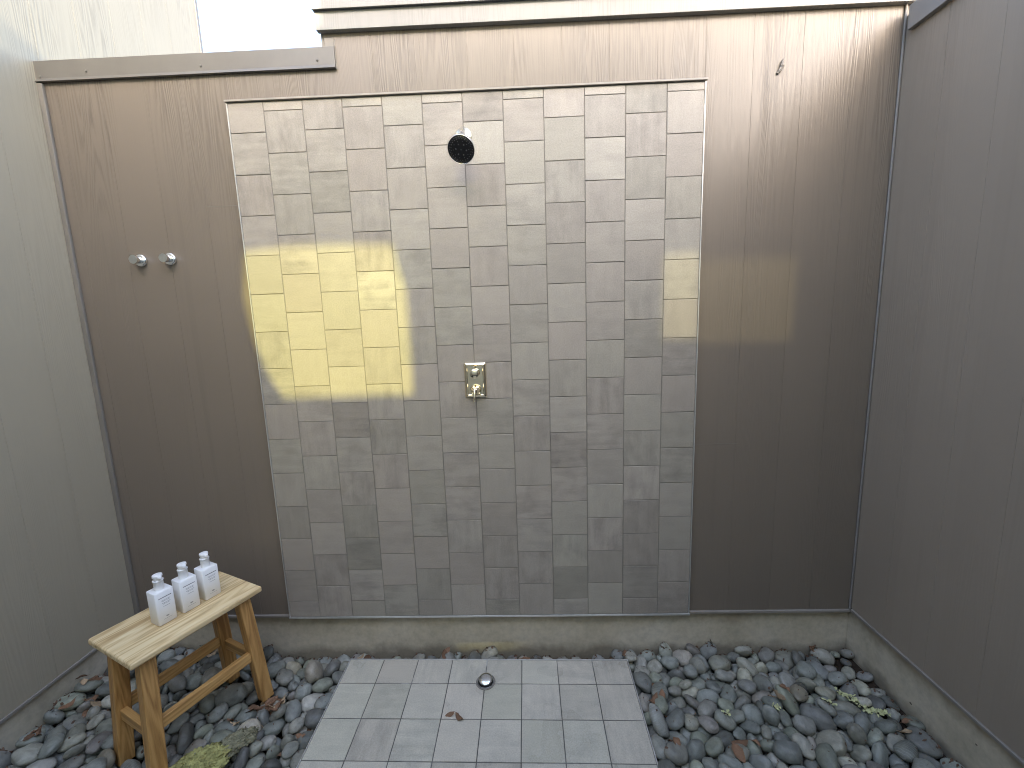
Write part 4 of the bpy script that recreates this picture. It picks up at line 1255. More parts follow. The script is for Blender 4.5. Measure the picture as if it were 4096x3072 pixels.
    (1, 288, -6092, -3101, -900, -86, 108, -588),
    (16, 300, -2963, -4521, -1568, 197, -673, 49),
    (26, 315, -6655, -609, -763, 215, -52, -3112),
    (22, 345, 21354, -3303, -1369, -429, 396, 423),
    (0, 287, 594, -4315, -1456, -108, 252, -1017),
    (13, 289, -4368, -5457, -951, -71, -310, -1683),
    (22, 287, -7186, -5027, -679, -653, 347, 2458),
    (17, 464, 23061, -2195, -1566, 212, 70, -1364),
    (16, 323, -4261, -4602, -1286, 1759, 614, -1164),
    (23, 468, 16308, -3299, -1640, 129, -79, 872),
    (3, 294, 16250, -4864, -1423, -322, -463, 2198),
    (15, 308, 1009, -2188, -1677, -525, -333, 40),
    (14, 391, -3001, -1558, -1211, -3104, -11, -1053),
    (5, 470, -3093, -344, -1504, -329, 88, -1246),
    (23, 303, -6145, -2574, -798, 1657, -241, -1745),
    (24, 432, -3910, -3140, -1391, 217, 98, 51),
    (3, 366, 21466, -2943, -1643, -547, -116, -2894),
    (21, 380, 20682, -6, -1649, 43, 2741, -562),
    (27, 293, 21092, -2629, -1262, -539, -207, 2736),
    (0, 415, -5014, -1731, -1044, 222, 56, -1893),
    (17, 286, 19755, -4395, -1572, 374, 127, -2909),
    (0, 336, -2746, -2556, -1303, -166, -241, -316),
    (16, 296, -3993, -3752, -1459, -199, 215, -1132),
    (8, 370, 20867, -4374, -1622, 123, -206, -179),
    (16, 332, -6750, -1614, -698, -815, -409, -2129),
    (12, 323, 5430, -38, -1709, 4, 128, -1223),
    (11, 286, 95, -1062, -1728, 351, 64, 754),
    (15, 290, -793, -1947, -1725, 148, 48, -641),
    (26, 330, 17705, -1886, -1685, -82, -3037, -147),
    (16, 376, 21915, -3379, -1669, -123, 73, -1050),
    (14, 309, -4109, -158, -1263, 1754, -1049, -766),
    (20, 354, 20232, -4421, -1688, 132, 49, -2461),
    (4, 315, 15786, -916, -1672, -206, -1, 986),
    (14, 285, 704, -1671, -1717, -342, 155, 1333),
    (16, 300, 20081, -2653, -1455, -64, 88, -725),
    (25, 404, 19873, -1361, -1690, 244, 67, 1143),
    (5, 285, 19792, -3938, -1679, 114, -162, -1758),
    (9, 360, -6652, -4469, -746, 43, -114, -2427),
    (16, 377, 1882, -1516, -1668, -148, 13, 1705),
    (25, 348, -4085, -2624, -1170, 174, 385, 989),
    (20, 304, 409, -2516, -1698, 541, 119, -1416),
    (20, 301, 20515, -400, -1676, 1273, 149, 2623),
    (22, 297, -3746, -2021, -1246, 255, -632, 2581),
    (6, 394, 19548, -289, -1552, 136, 2462, -1473),
    (11, 295, -3684, -5119, -1406, 1924, -1252, -458),
    (16, 304, 499, -4742, -1600, 285, -2126, 2086),
    (5, 285, -5554, -2069, -975, 178, -186, 3066),
    (23, 377, -2131, -3165, -1680, 88, -54, 1514),
    (19, 373, -5261, -394, -1079, -184, -233, -2622),
    (17, 286, 24050, -939, -1560, 622, 205, -2627),
    (2, 302, -1912, -72, -1411, 286, 312, 441),
    (7, 330, 21478, -4840, -1309, 78, 223, -2106),
    (22, 294, -1500, 85, -1593, 947, 1186, -1740),
    (21, 379, -3737, 74, -1418, 866, 19, 2942),
    (4, 317, 22465, -4786, -1636, -929, -54, -2671),
    (16, 432, -540, -4597, -1642, -108, -96, 2593),
    (27, 311, -198, -771, -1675, -313, -33, 182),
    (27, 357, 20061, 32, -1642, -206, 75, -2611),
    (23, 298, -3243, -3454, -1541, 116, 2609, 826),
    (17, 301, 18655, -2815, -1406, 22, -346, -2486),
    (5, 404, 21103, -3725, -1607, -4, 166, 1162),
    (9, 298, 18314, -1120, -1510, 793, -116, 265),
    (9, 312, 1207, -2576, -1708, 185, 68, 2405),
    (20, 346, 21426, -4349, -1625, 272, 552, 1836),
    (22, 339, 16940, -3492, -1652, -242, 160, 655),
    (27, 292, 20071, -4132, -1417, -100, -117, 2366),
    (0, 393, 18699, -2161, -1427, 57, -61, 1632),
    (3, 471, -4458, -3959, -1222, -25, 18, 2934),
    (17, 421, 21864, -2335, -1634, -160, 2981, 1412),
    (1, 384, -4175, -2059, -1396, -227, 253, -739),
    (11, 407, 17506, -524, -1531, -2600, 834, -1069),
    (6, 334, -2478, -489, -1567, -169, -2200, -1380),
    (27, 303, 1471, -2197, -1680, -322, 1, 1640),
    (23, 336, 22038, -7, -1699, 83, -90, 329),
    (27, 298, 2043, 47, -1671, 486, -276, -2304),
    (1, 411, 17197, -1451, -1681, -91, -8, 1250),
    (14, 397, 17659, -4469, -1683, 85, 43, 1517),
    (7, 302, 16800, -3314, -1329, -236, 119, 794),
    (5, 379, 22892, -3019, -1601, 143, -96, -2839),
    (14, 335, 2426, -4982, -1709, -57, -49, -984),
    (13, 300, 20010, -473, -1682, -89, 161, -2141),
    (9, 379, -967, -1003, -1677, 181, 68, -1633),
    (17, 377, 22985, -5076, -1361, 741, -230, 2108),
    (22, 458, 147, -3515, -1568, 103, -122, -2417),
    (11, 316, 16112, -1291, -1725, -87, 40, 402),
    (22, 379, -1362, -1566, -1625, -546, 180, 2801),
    (10, 289, 21762, -477, -1702, -4, 31, 66),
    (14, 394, -2940, -1889, -1552, -753, 350, 2014),
    (13, 314, 20753, -840, -1674, -118, -129, -2580),
    (6, 331, -5200, -2400, -1100, -45, -300, -2478),
    (16, 301, 15746, -4860, -1609, -453, -908, 1789),
    (18, 311, 1686, -2877, -1677, -101, 182, 668),
    (11, 314, 23483, -1825, -1625, -200, -434, 1585),
    (15, 308, 1595, -964, -1718, 195, 7, 2293),
    (9, 407, 17906, -200, -1639, -2501, 46, 1834),
    (22, 379, -2024, -3869, -1625, -344, 170, -1079),
    (17, 287, -5733, -2452, -944, -92, 384, -69),
    (25, 351, 18521, -812, -1602, -451, 679, -1829),
    (15, 313, 18896, -4196, -1473, 1, -510, -2726),
    (14, 306, 19045, -3758, -1722, 50, -38, 2211),
    (5, 424, 16149, -4456, -1598, -163, 77, -2807),
    (3, 459, -1508, -4562, -1640, -225, -82, 1179),
    (11, 327, 18017, -2173, -1492, -247, -64, 625),
    (20, 285, -4590, -1031, -1235, -1107, 912, -195),
    (26, 402, 19536, -2025, -1654, 82, 123, -2578),
    (22, 414, 15869, -2828, -1603, -60, 255, 958),
    (19, 285, 2237, -925, -1730, -54, 43, -2405),
    (6, 358, 2817, -2350, -1688, 117, 136, 1935),
    (16, 353, 19571, -844, -1679, 87, -95, 1424),
    (10, 315, 23639, -2398, -1624, -109, 102, 1714),
    (9, 354, -2153, -4405, -1671, 261, -180, 125),
    (3, 287, -1533, -435, -1410, 213, -70, -1013),
    (18, 285, 21592, -1631, -1692, -219, 30, -1341),
    (14, 347, 22102, -863, -1704, 7, -46, 3010),
    (1, 293, 6727, 58, -1725, -157, -146, -67),
    (7, 382, 7269, -58, -1616, -436, 100, -1961),
    (27, 369, 21804, -4804, -1642, -413, 20, -317),
    (18, 398, 21083, -2488, -1632, -249, 92, 3060),
    (19, 287, 19265, -2410, -1477, -105, 137, -1976),
    (6, 356, 23127, -1448, -1656, 129, -13, 1065),
    (21, 350, 23375, -461, -1650, 57, 137, 2083),
    (26, 316, -4700, -2009, -1252, 438, -6, -2053),
    (25, 431, 18741, -4731, -1611, -613, -187, 2039),
    (9, 309, 19612, 148, -1572, 1310, 2161, -194),
    (1, 473, 17678, -3452, -1615, 201, 75, 2493),
    (16, 306, -2586, -4217, -1623, -1183, 267, 957),
    (2, 474, -3185, -2849, -1543, 3024, 60, -399),
    (27, 303, 774, -3825, -1669, 3011, 78, 975),
    (18, 293, -5068, -5148, -1126, 380, 82, 823),
    (8, 346, 16850, -2759, -1638, 43, 252, 621),
    (14, 326, 18021, -863, -1713, -20, -49, 2336),
    (8, 315, 16482, -3856, -1623, -421, 634, -1651),
    (12, 329, -5520, -1529, -996, -123, 203, 1168),
    (21, 335, 16418, -1679, -1699, 40, -105, 1197),
    (2, 317, 1475, -2606, -1436, 459, 222, 728),
    (17, 402, 20404, -3874, -1626, -136, -201, -323),
    (14, 410, 16508, -2512, -1549, -1517, 569, 766),
    (10, 307, -2594, -4738, -1544, -671, -1421, -145),
    (21, 299, 22520, -4013, -1714, -180, -41, -244),
    (11, 288, -4572, -1515, -1333, -62, 387, -463),
    (16, 333, 17167, -4913, -1575, -1514, 840, 921),
    (9, 288, -5594, -2869, -999, -196, -342, -2783),
    (27, 403, -6791, -6184, -349, -1156, -170, -1876),
    (21, 385, 18740, -1278, -1678, 131, 97, -3077),
    (4, 423, -2445, -19, -1610, -167, -98, 3078),
    (4, 342, -3743, -1602, -1469, 218, 126, 694),
    (1, 320, 19330, -1516, -1717, 83, -58, -1719),
    (8, 451, 18504, -158, -1573, 277, 135, -921),
    (9, 375, 16221, -403, -1676, 18, -29, -114),
    (3, 295, -1616, -2393, -1442, 900, -84, 516),
    (7, 307, 15787, -3976, -1670, 240, -39, 1475),
    (3, 285, 19135, 42, -1714, -289, -117, -2863),
    (23, 301, 20890, -1529, -1641, -516, 308, 2810),
    (10, 442, 16950, -4329, -1623, -41, 55, 2156),
    (19, 342, 16165, -2876, -1258, 255, 114, -1469),
    (11, 288, 17187, -3066, -1457, 134, 106, -1428),
    (17, 288, 17324, -2893, -1687, -132, -2, -1900),
    (4, 286, -4933, -1171, -1123, -1291, -570, 2448),
    (3, 297, 4479, -89, -1712, -128, 37, -1501),
    (19, 372, 11046, -427, -1479, -35, 260, -2456),
    (25, 404, 12561, -441, -1469, 224, 264, -22),
    (22, 410, 15001, -337, -1601, 35, -187, -1324),
    (27, 273, 25524, -6891, -1326, 29, 218, 380),
    (10, 362, 13245, -440, -1665, 24, 77, -151),
    (15, 292, 4476, -530, -1629, -412, -864, 2790),
    (8, 330, 5482, -447, -1513, 506, 20, -476),
    (3, 303, 5997, 51, -1710, 151, -25, -304),
    (16, 315, 9172, -3, -1697, 31, 103, -1370),
    (21, 292, 10512, -278, -1469, -20, 174, 355),
    (19, 305, 11261, -438, -1726, 158, -103, -1383),
    (3, 331, 12142, -454, -1699, -264, 2, -175),
    (0, 348, 9765, -439, -1443, 630, -256, -31),
    (13, 295, 10272, -452, -1685, -136, 127, -21),
    (10, 289, -1863, -7551, -1702, 7, 43, -1832),
    (2, 371, -1925, -6679, -1661, 189, -149, -377),
    (19, 292, -1968, -5440, -1731, 102, -102, 1799),
    (15, 357, -1671, -2845, -1697, 189, 4, -1089),
    (17, 287, -3718, -320, -1515, 159, 382, 402),
    (10, 372, -2405, -7342, -1659, -28, 14, -466),
    (22, 352, -2468, -6380, -1634, -1965, -29, -1464),
    (12, 336, -2759, -5777, -1673, 13, -44, 933),
    (23, 323, -2747, -2457, -1676, 21, 77, -259),
    (13, 415, -3238, -7015, -1515, -543, 76, -2254),
    (5, 615, -3580, -6237, -1327, 231, -396, 2834),
    (26, 292, -3611, -3712, -1560, -443, 97, -1227),
    (16, 292, -3656, -2361, -1487, -178, -620, -1373),
    (4, 377, -3899, -7324, -1406, 17, -275, -2923),
    (9, 289, -4455, -6384, -1330, -487, 464, -353),
    (16, 322, -4256, -5777, -1378, -323, 47, -980),
    (11, 289, 21194, -5209, -1600, -207, -2051, -1702),
    (1, 334, 21154, -350, -1712, -47, 62, 2351),
    (19, 471, 22218, -7596, -1550, -2123, 387, 1979),
    (4, 387, 22151, -6882, -1626, -71, 82, 1017),
    (18, 460, 20222, -5718, -1575, -280, -242, 2390),
    (22, 337, 20838, -7679, -1647, -91, -182, -1334),
    (26, 395, 21611, -6728, -1403, 243, -101, 2048),
    (4, 296, 19032, -5546, -1367, -476, 109, 2671),
    (27, 401, 19319, -4695, -1622, -251, -153, 2497),
    (23, 397, 18445, -3612, -1671, -67, -87, -737),
    (9, 287, 20353, -7796, -1717, 10, -49, 173),
    (5, 364, 20589, -6358, -1536, 1403, 2264, 829),
    (8, 366, 18426, -5618, -1627, 263, 130, -2470),
    (8, 357, 18082, -2944, -1557, -2090, 977, 405),
    (3, 360, 18316, -1763, -1683, 145, -43, -1545),
    (21, 615, 19521, -6889, -1461, 249, -522, 1655),
    (24, 317, 18888, -5852, -1686, -223, -137, 1410),
    (4, 445, 17189, -5515, -1309, 251, 62, 2213),
    (17, 297, 17356, -3925, -1684, 22, 163, 1950),
    (6, 313, 16377, -815, -1711, -136, 127, 482),
    (21, 371, 17502, -7205, -1595, 301, -631, 2063),
    (22, 367, 17834, -6750, -1631, -210, 16, -550),
    (24, 309, 16139, -5198, -1693, -303, 72, -1251),
    (25, 387, 16631, -4876, -1627, -2931, -462, -139),
    (27, 465, 16620, -7170, -1570, 102, 89, -1752),
    (15, 424, 17194, -6829, -1668, 178, -20, 1107),
    (12, 295, 24218, -5075, -1551, -74, -292, 1285),
    (23, 420, 15924, -7718, -1302, -712, -111, 95),
    (8, 309, 16643, -6357, -1656, 4, -128, 1967),
    (1, 402, 22733, -5284, -1675, -124, -55, -603),
    (16, 374, 24475, -7716, -1477, 101, 2863, 232),
    (20, 318, 24314, -6741, -1531, -11, 3088, -1563),
    (5, 320, 15856, -5645, -1658, -68, 133, 2841),
    (26, 293, 16446, -2153, -1685, 1318, -3094, 290),
    (18, 355, 16247, -6810, -1284, 697, -329, 145),
    (24, 379, 17121, -6011, -1654, -224, -140, 2887),
    (1, 367, 24062, -5643, -1573, -20, -243, -601),
    (8, 404, 15865, -7169, -1160, 904, 862, -296),
    (11, 340, 16357, -6590, -1569, 1056, -614, -332),
    (18, 309, 23252, -5549, -1634, -439, -3077, 680),
    (21, 300, 23946, -6845, -1521, 547, -788, -998),
    (4, 406, 23949, -6292, -1505, 363, 2854, 188),
    (27, 431, 21741, -5275, -1515, -1803, -678, 277),
    (3, 318, 21718, -3887, -1702, -73, 77, 2894),
    (19, 297, 21627, -1050, -1718, 427, -39, -1774),
    (11, 285, 22900, -7220, -1717, -27, 39, 823),
    (16, 346, 23490, -6677, -1514, -1265, 697, 210),
    (16, 296, 22148, -5245, -1708, -107, -96, 1648),
    (21, 294, 22417, -2454, -1717, -75, 116, -421),
    (17, 358, 21994, -1440, -1661, -71, -3027, -1460),
    (10, 306, 23121, -7695, -1661, 34, -32, -1415),
    (20, 356, 22537, -5991, -1683, 52, -55, 958),
    (6, 350, 20884, -5877, -1690, 137, -64, -2433),
    (13, 313, 21726, -7725, -1676, -196, 84, 643),
    (15, 429, 21936, -6273, -1663, -35, -96, -2537),
    (20, 376, 19716, -5312, -1626, -74, -2720, 788),
    (3, 369, 20256, -5059, -1679, 138, -84, 1756),
    (6, 322, 19779, -3429, -1702, 48, 45, -2803),
    (13, 285, 19910, -2900, -1688, 13, 105, 830),
    (4, 370, 21233, -7274, -1641, -211, 1, -464),
    (3, 437, 21088, -6546, -1646, -53, -58, -1461),
    (25, 408, 19198, -5310, -1685, 183, 70, 1593),
    (11, 313, 18747, -4183, -1722, -3090, -77, 1450),
    (26, 314, 18968, -2499, -1700, 235, -10, -1985),
    (26, 301, 19497, -7700, -1703, -182, 2, 1024),
    (2, 372, 19984, -6352, -1660, 186, -148, 2060),
    (24, 318, 19445, -2683, -1686, -271, -14, 1405),
    (4, 397, 21134, -7693, -1212, -443, 1278, 27),
    (0, 460, 21141, -7060, -1208, -174, -208, -249),
    (25, 290, 18704, -5694, -1215, -300, -507, -314),
    (16, 309, 20194, -6923, -1652, -374, -561, -1232),
    (6, 293, 19618, -5789, -1719, -102, -50, 2478),
    (27, 313, 18101, -5940, -1378, -146, 485, -356),
    (11, 394, 18324, -2429, -1692, 2947, 16, -283),
    (19, 309, 19047, -7857, -1578, 1816, 1177, 324),
    (13, 288, 19291, -6065, -1587, -90, -963, -3093),
    (5, 380, 16360, -5740, -1008, 421, 522, -2640),
    (6, 383, 18435, -6998, -1675, 137, -64, 1140),
    (11, 445, 17818, -6035, -1673, -98, 42, -1233),
    (20, 352, 24682, -5381, -1463, -107, 275, 2613),
    (24, 285, 23539, -1013, -1647, 312, 61, -2129),
    (4, 439, 16217, -7567, -826, -477, 188, 995),
    (20, 417, 15948, -7001, -1658, 25, -171, 2917),
    (21, 285, 23505, -5032, -1672, 3133, 1, 1389),
    (22, 286, 23665, -7811, -1604, -3066, -192, -47),
    (4, 421, 23529, -5839, -1408, 469, -2003, -1618),
    (15, 403, 21463, -5926, -1674, 13, 35, 1408),
    (12, 290, 22543, -1991, -1688, -36, -356, -1765),
    (26, 343, 23196, -7090, -1488, -2, 118, 559),
    (9, 357, 23197, -6268, -1651, 1, 154, 2746),
    (12, 398, 20752, -5259, -1589, 543, 273, 1616),
    (1, 324, 21195, -4866, -1652, 231, -2598, -1625),
    (16, 324, 21179, -1244, -1695, -177, 43, 2439),
    (23, 388, 22229, -6890, -1201, 146, -137, -588),
    (14, 447, 22259, -5653, -1467, -113, -173, 488),
    (2, 377, 17565, -5140, -1666, -3049, -58, 623),
    (9, 382, 18218, -4456, -1673, -56, -57, -2178),
    (23, 287, 18039, -3972, -1722, 128, -80, -2848),
    (17, 291, 17884, -1460, -1696, -64, 3093, 576),
    (16, 319, 18648, -7625, -1696, 93, -83, 2436),
    (5, 400, 18950, -6492, -1612, -115, -153, 2324),
    (21, 342, 16888, -5409, -1696, 30, -100, -1692),
    (0, 299, 17024, -403, -1694, 17, 110, -1193),
    (3, 382, 18045, -7628, -1671, 23, -19, 2114),
    (22, 332, 18423, -6286, -1631, 1812, 6, -1735),
    (26, 358, 16209, -6106, -1613, -308, -2601, 833),
    (19, 287, 15535, -513, -1733, 132, -113, -2792),
    (17, 419, 17132, -7705, -1612, -17, -56, -101),
    (15, 289, 16619, -5880, -1618, -251, 760, 1468),
    (16, 307, -3727, -7357, -890, -1131, -36, -547),
    (14, 343, -4033, -6608, -745, 219, -306, 1440),
    (12, 373, 16169, -7623, -1688, 24, -106, -1433),
    (10, 297, 15746, -6146, -1699, 12, 84, -1827),
    (25, 339, -4891, -7562, -878, -60, 621, 207),
    (11, 410, -4346, -7227, -710, -105, -55, -28),
    (27, 325, -6477, -7778, -689, -64, 868, 289),
    (15, 308, -7272, -6607, -381, -795, 322, 1577),
    (0, 430, 2742, -7082, -1260, 518, 422, 11),
    (15, 290, 1707, -5918, -1384, 431, 28, -60),
    (27, 454, 2137, -5521, -1292, -680, -187, 2758),
    (13, 375, 956, -6269, -1158, 481, -32, -2984),
    (13, 455, 1691, -6486, -1282, 259, 17, -612),
    (22, 307, 632, -5701, -1212, -314, -132, -1629),
    (8, 293, 19333, -5108, -1394, -196, -66, -336),
    (20, 303, 18953, -1909, -1710, 111, 62, 2758),
    (24, 318, 20315, -7370, -1683, 331, 149, 3126),
    (15, 300, 20568, -6781, -1605, 475, -2088, 1402),
    (17, 408, 18308, -5073, -1574, -684, -380, -244),
    (24, 293, 18581, -2944, -1694, -255, -181, -1820),
    (9, 409, 18950, -7598, -1305, -655, 770, 1138),
    (7, 316, 18823, -5985, -1371, -19, -410, 74),
    (8, 354, 17821, -7726, -1268, 487, -186, 2681),
    (27, 334, 18089, -6444, -1389, -725, -243, -1520),
    (15, 307, 15809, -5883, -1412, -251, 50, 2747),
    (21, 443, 17182, -7664, -1111, 941, -62, -2573),
    (14, 408, 17451, -6356, -1404, 198, 78, -3114),
    (2, 357, -483, -7685, -1325, -27, 327, 2128),
    (9, 314, -161, -6431, -1368, -172, -645, 235),
    (21, 391, -82, -5884, -1090, -203, 106, -265),
    (10, 326, -578, -5668, -1314, -3, 67, -1646),
    (27, 396, -613, -7126, -1242, -656, 315, -2453),
    (2, 392, -656, -6581, -1311, 78, 466, -1995),
    (20, 286, -751, -5239, -1550, -603, -151, -498),
    (1, 402, -893, -7611, -1122, -146, 2686, 166),
    (11, 412, -1825, -5982, -1255, -1085, -1366, -888),
    (18, 355, -1803, -1933, -1373, -96, -702, -1619),
    (7, 312, -1758, -6672, -1283, 280, -108, 1816),
    (25, 364, -2726, -6632, -1345, 1788, 2467, -7),
    (24, 330, -2747, -6953, -1182, -1149, -1003, -82),
    (22, 438, -3024, -6625, -933, 457, 2532, 541),
    (26, 363, -3781, -7697, -1116, -21, 186, 694),
    (23, 352, -4352, -6853, -1085, 1293, 148, 1225),
    (8, 314, -4962, -5622, -1104, 124, 217, -2823),
    (19, 298, -5160, -7810, -969, 312, -949, 2564),
    (25, 382, -5234, -5991, -739, 1128, -578, -2010),
    (27, 350, -6467, -7284, -730, -610, 111, -1030),
    (24, 428, -6601, -7282, -297, -197, -5, -2309),
    (14, 413, 23645, -5255, -1413, 112, 188, 159),
    (22, 404, 23648, -7345, -1544, -114, 115, 360),
    (20, 366, 24870, -7305, -1394, 2777, -101, -521),
    (14, 306, 22235, -3869, -1520, 79, -190, -922),
    (6, 288, 22282, -2900, -1720, -118, 3101, 279),
    (27, 370, 23407, -7753, -1266, -635, -196, 188),
    (17, 300, 22585, -6998, -1652, 1285, 70, -1932),
    (13, 288, 23017, -6730, -1664, -54, -157, -2608),
    (14, 285, 21667, -6815, -1730, 41, -50, 662),
    (3, 318, 20191, -6125, -1335, 388, -180, 380),
    (21, 289, 19856, -2337, -1692, 254, -342, -2806),
    (0, 335, 20498, -6700, -1151, 208, -35, -943),
    (12, 391, 20342, -7231, -1167, -358, 1363, -1212),
    (0, 333, 2818, -7664, -1675, -17, -17, 1430),
    (24, 414, 2673, -6446, -1437, 598, 514, -2247),
    (22, 297, 2028, -5247, -1670, 63, -188, -163),
    (18, 588, 1741, -7112, -915, 62, 173, 156),
    (10, 320, 1044, -6881, -1278, 723, 241, -790),
    (14, 289, 526, -5163, -1433, -298, 706, 770),
    (15, 302, 17, -7662, -1373, 13, -50, -1639),
    (16, 290, 357, -6263, -1281, 56, -309, -379),
    (21, 333, 570, -5993, -1480, -12, -52, -628),
    (21, 299, -651, -7057, -1647, -646, 354, 2824),
    (1, 438, -1240, -6384, -1419, 22, -209, 1869),
    (18, 297, -1559, -7354, -1482, 193, -424, -2859),
    (27, 289, -1368, -7003, -1365, 2657, -283, -1235),
    (19, 299, -1743, -5145, -1578, -796, 613, -1424),
    (18, 357, -1795, -7217, -1149, 2606, -112, 248),
    (8, 372, -2220, -6656, -998, -453, 445, 1123),
    (26, 342, -3030, -5685, -1410, -96, 379, -2536),
    (3, 291, -3084, -7700, -1080, 467, -450, -1714),
    (16, 473, -3085, -5940, -923, -153, 18, -267),
    (12, 459, -4273, -7549, -963, -335, 250, 1145),
    (24, 333, -4779, -7081, -1094, 1770, -69, 2371),
    (24, 308, -4509, -5339, -1283, -265, 222, 988),
    (21, 415, 17869, -5424, -1388, -258, -136, 2707),
    (22, 360, 19068, -7110, -1064, -1138, 834, -1813),
    (0, 416, 18666, -6688, -1259, -134, 379, -2834),
    (23, 302, 18946, -7123, -1698, -168, 3028, 1415),
    (6, 463, 17663, -6828, -1169, -43, -437, 1988),
    (14, 435, 16514, -5534, -1466, 2606, 252, 1336),
    (5, 331, 16601, -7692, -1272, -376, 294, -2190),
    (25, 554, 16747, -6482, -1202, 800, -2840, -989),
    (5, 416, 16170, -6864, -739, 199, 804, 2392),
    (4, 313, 15824, -6552, -1461, 2, -278, -2954),
    (5, 289, -5605, -7528, -759, 259, -173, -2730),
    (18, 436, -4772, -6701, -702, 45, -118, -2985),
    (23, 294, -6018, -2021, -904, 312, -87, 1632),
    (23, 314, -6212, -6846, -847, 42, 177, 237),
    (5, 313, -6432, -6057, -741, -21, -84, -689),
    (16, 288, 2802, -7090, -1709, -114, -114, 2353),
    (14, 317, 2907, -6552, -1700, -369, 160, 1347),
    (19, 286, 2892, -5899, -1731, 207, -113, -2564),
    (16, 365, 2871, -5389, -1630, -580, -369, 1869),
    (24, 319, 2521, -2795, -1633, -86, 652, 163),
    (1, 285, 936, -7729, -1416, 41, -2947, 51),
    (27, 300, 1707, -7375, -1675, -171, -126, -1757),
    (0, 425, 1171, -5666, -1291, 415, 2731, 260),
    (3, 321, 937, -5221, -1590, -978, 430, 613),
    (4, 430, 22701, -7466, -1357, 430, 221, -1198),
    (21, 305, 22653, -6447, -1644, -510, 419, -1860),
    (3, 286, 21229, -5517, -1532, 2056, -958, -233),
    (24, 377, 21689, -7608, -1315, -286, 313, 2250),
    (27, 287, 21808, -5976, -1391, -466, -300, -812),
    (24, 433, 22205, -7600, -1018, -220, 275, -1396),
    (0, 458, 21271, -6084, -1255, 528, -171, -1560),
    (14, 289, 18461, -4681, -1397, 359, -213, -540),
    (18, 290, 20739, -7096, -1666, -587, -362, -1854),
    (3, 316, 20098, -6654, -1372, -547, 82, -1094),
    (20, 436, 319, -7632, -1615, 2631, -142, 967),
    (9, 361, 623, -6562, -1415, 397, -350, -2415),
    (27, 298, -98, -5419, -1409, -52, 96, 2700),
    (15, 289, -504, -2638, -1726, 167, -48, 1635),
    (17, 316, -1942, -356, -1673, -162, -140, -2610),
    (2, 381, 29, -7121, -1418, 649, 260, -959),
    (21, 296, -699, -6147, -1504, -205, 41, 2042),
    (11, 293, -926, -5696, -1515, 118, 361, -628),
    (22, 329, -1317, -5152, -1596, 3000, -635, 725),
    (8, 297, -1412, -7755, -1654, 298, -401, 2613),
    (2, 300, -1879, -6161, -1702, 298, 108, 3022),
    (14, 293, -1966, -5556, -1468, -221, 605, -1247),
    (11, 578, -2629, -7568, -1179, 3080, -850, 118),
    (9, 291, -2104, -6200, -1459, -395, 400, 1993),
    (9, 295, -3164, -5098, -1269, 579, 2221, 593),
    (5, 296, -4169, -1318, -1377, -223, 326, -957),
    (7, 335, -3305, -7236, -1123, -495, 197, -3052),
    (25, 292, -2701, -6810, -1690, 246, 270, 2006),
    (18, 300, -3321, -5511, -1182, 16, -100, 1573),
    (19, 292, -4256, -7734, -1415, -287, 0, -1171),
    (19, 334, -3947, -5767, -919, -132, 75, 1836),
    (1, 308, -3805, -5516, -1191, -86, 153, 397),
    (9, 356, -5939, -7263, -891, -202, -245, -2493),
    (11, 440, -5508, -6953, -720, -196, 155, -187),
    (26, 289, -6123, -4804, -870, 676, 140, 1371),
    (6, 350, 2791, -1788, -1689, 142, -64, -2867),
    (21, 287, -5985, -6251, -915, -473, 13, -1521),
    (4, 332, -7122, -6175, -687, -90, 114, 493),
    (11, 314, 17651, -5866, -1245, 2758, 781, -910),
    (7, 307, 18633, -7225, -1336, -877, -2399, -412),
    (15, 462, 18179, -6702, -976, -284, -49, -1475),
    (1, 378, 15874, -5267, -1385, 56, 113, -2952),
    (7, 349, 18114, -7404, -1091, 43, 489, 1307),
    (7, 379, 17160, -6210, -1062, -448, -250, -1297),
    (13, 354, 25019, -6170, -1354, 32, -347, 1),
    (2, 466, 15491, -7583, -586, -2791, 276, -748),
    (4, 465, 15970, -6290, -1073, 33, -248, 2956),
    (5, 294, 24256, -7282, -1515, 56, 305, -2575),
    (16, 285, 24692, -6560, -1467, -68, -2928, -1036),
    (16, 385, 2820, -7709, -1233, 2857, 755, -354),
    (1, 286, 1563, -6856, -1724, 103, -177, -2027),
    (8, 379, 2204, -6132, -1433, -407, -324, 717),
    (27, 290, 1457, -7814, -1583, 1064, 1469, 683),
    (19, 297, 628, -6208, -1727, -43, 26, 1281),
    (0, 428, 1212, -6125, -1624, -13, 5, 1115),
    (3, 327, -373, -6786, -1685, -2757, -64, -622),
    (16, 319, -121, -5993, -1412, -71, 3, -422),
    (6, 309, 529, -5469, -1555, -519, -95, -731),
    (19, 400, -434, -4954, -1380, -243, -517, 1924),
    (12, 298, -2178, -2571, -1707, 133, -206, -707),
    (1, 290, -1400, -7729, -1338, -195, 278, 43),
    (15, 316, -851, -6537, -1713, 121, 68, -2328),
    (0, 341, -399, -5614, -1662, 3100, -117, -794),
    (23, 293, -919, -4744, -1401, 877, -177, -1272),
    (26, 304, -1298, -3847, -1686, -2413, -65, 1690),
    (26, 356, 20673, -5773, -1304, 197, 497, -1075),
    (23, 382, 22863, -6717, -1326, -17, 112, 1468),
    (20, 300, 22193, -6424, -1425, 265, 237, 29),
    (21, 431, 19524, -5962, -1318, -831, 133, -1130),
    (21, 325, 20384, -2518, -1706, 3032, -47, 372),
    (4, 326, 19810, -7671, -1075, 451, 173, -1786),
    (5, 345, 20969, -6485, -989, -610, 262, 2122),
    (10, 386, 19954, -7630, -1483, 710, 107, -1374),
    (14, 439, 19863, -6434, -1021, -454, 345, 200),
    (22, 371, 18282, -5686, -1083, -432, -43, -1158),
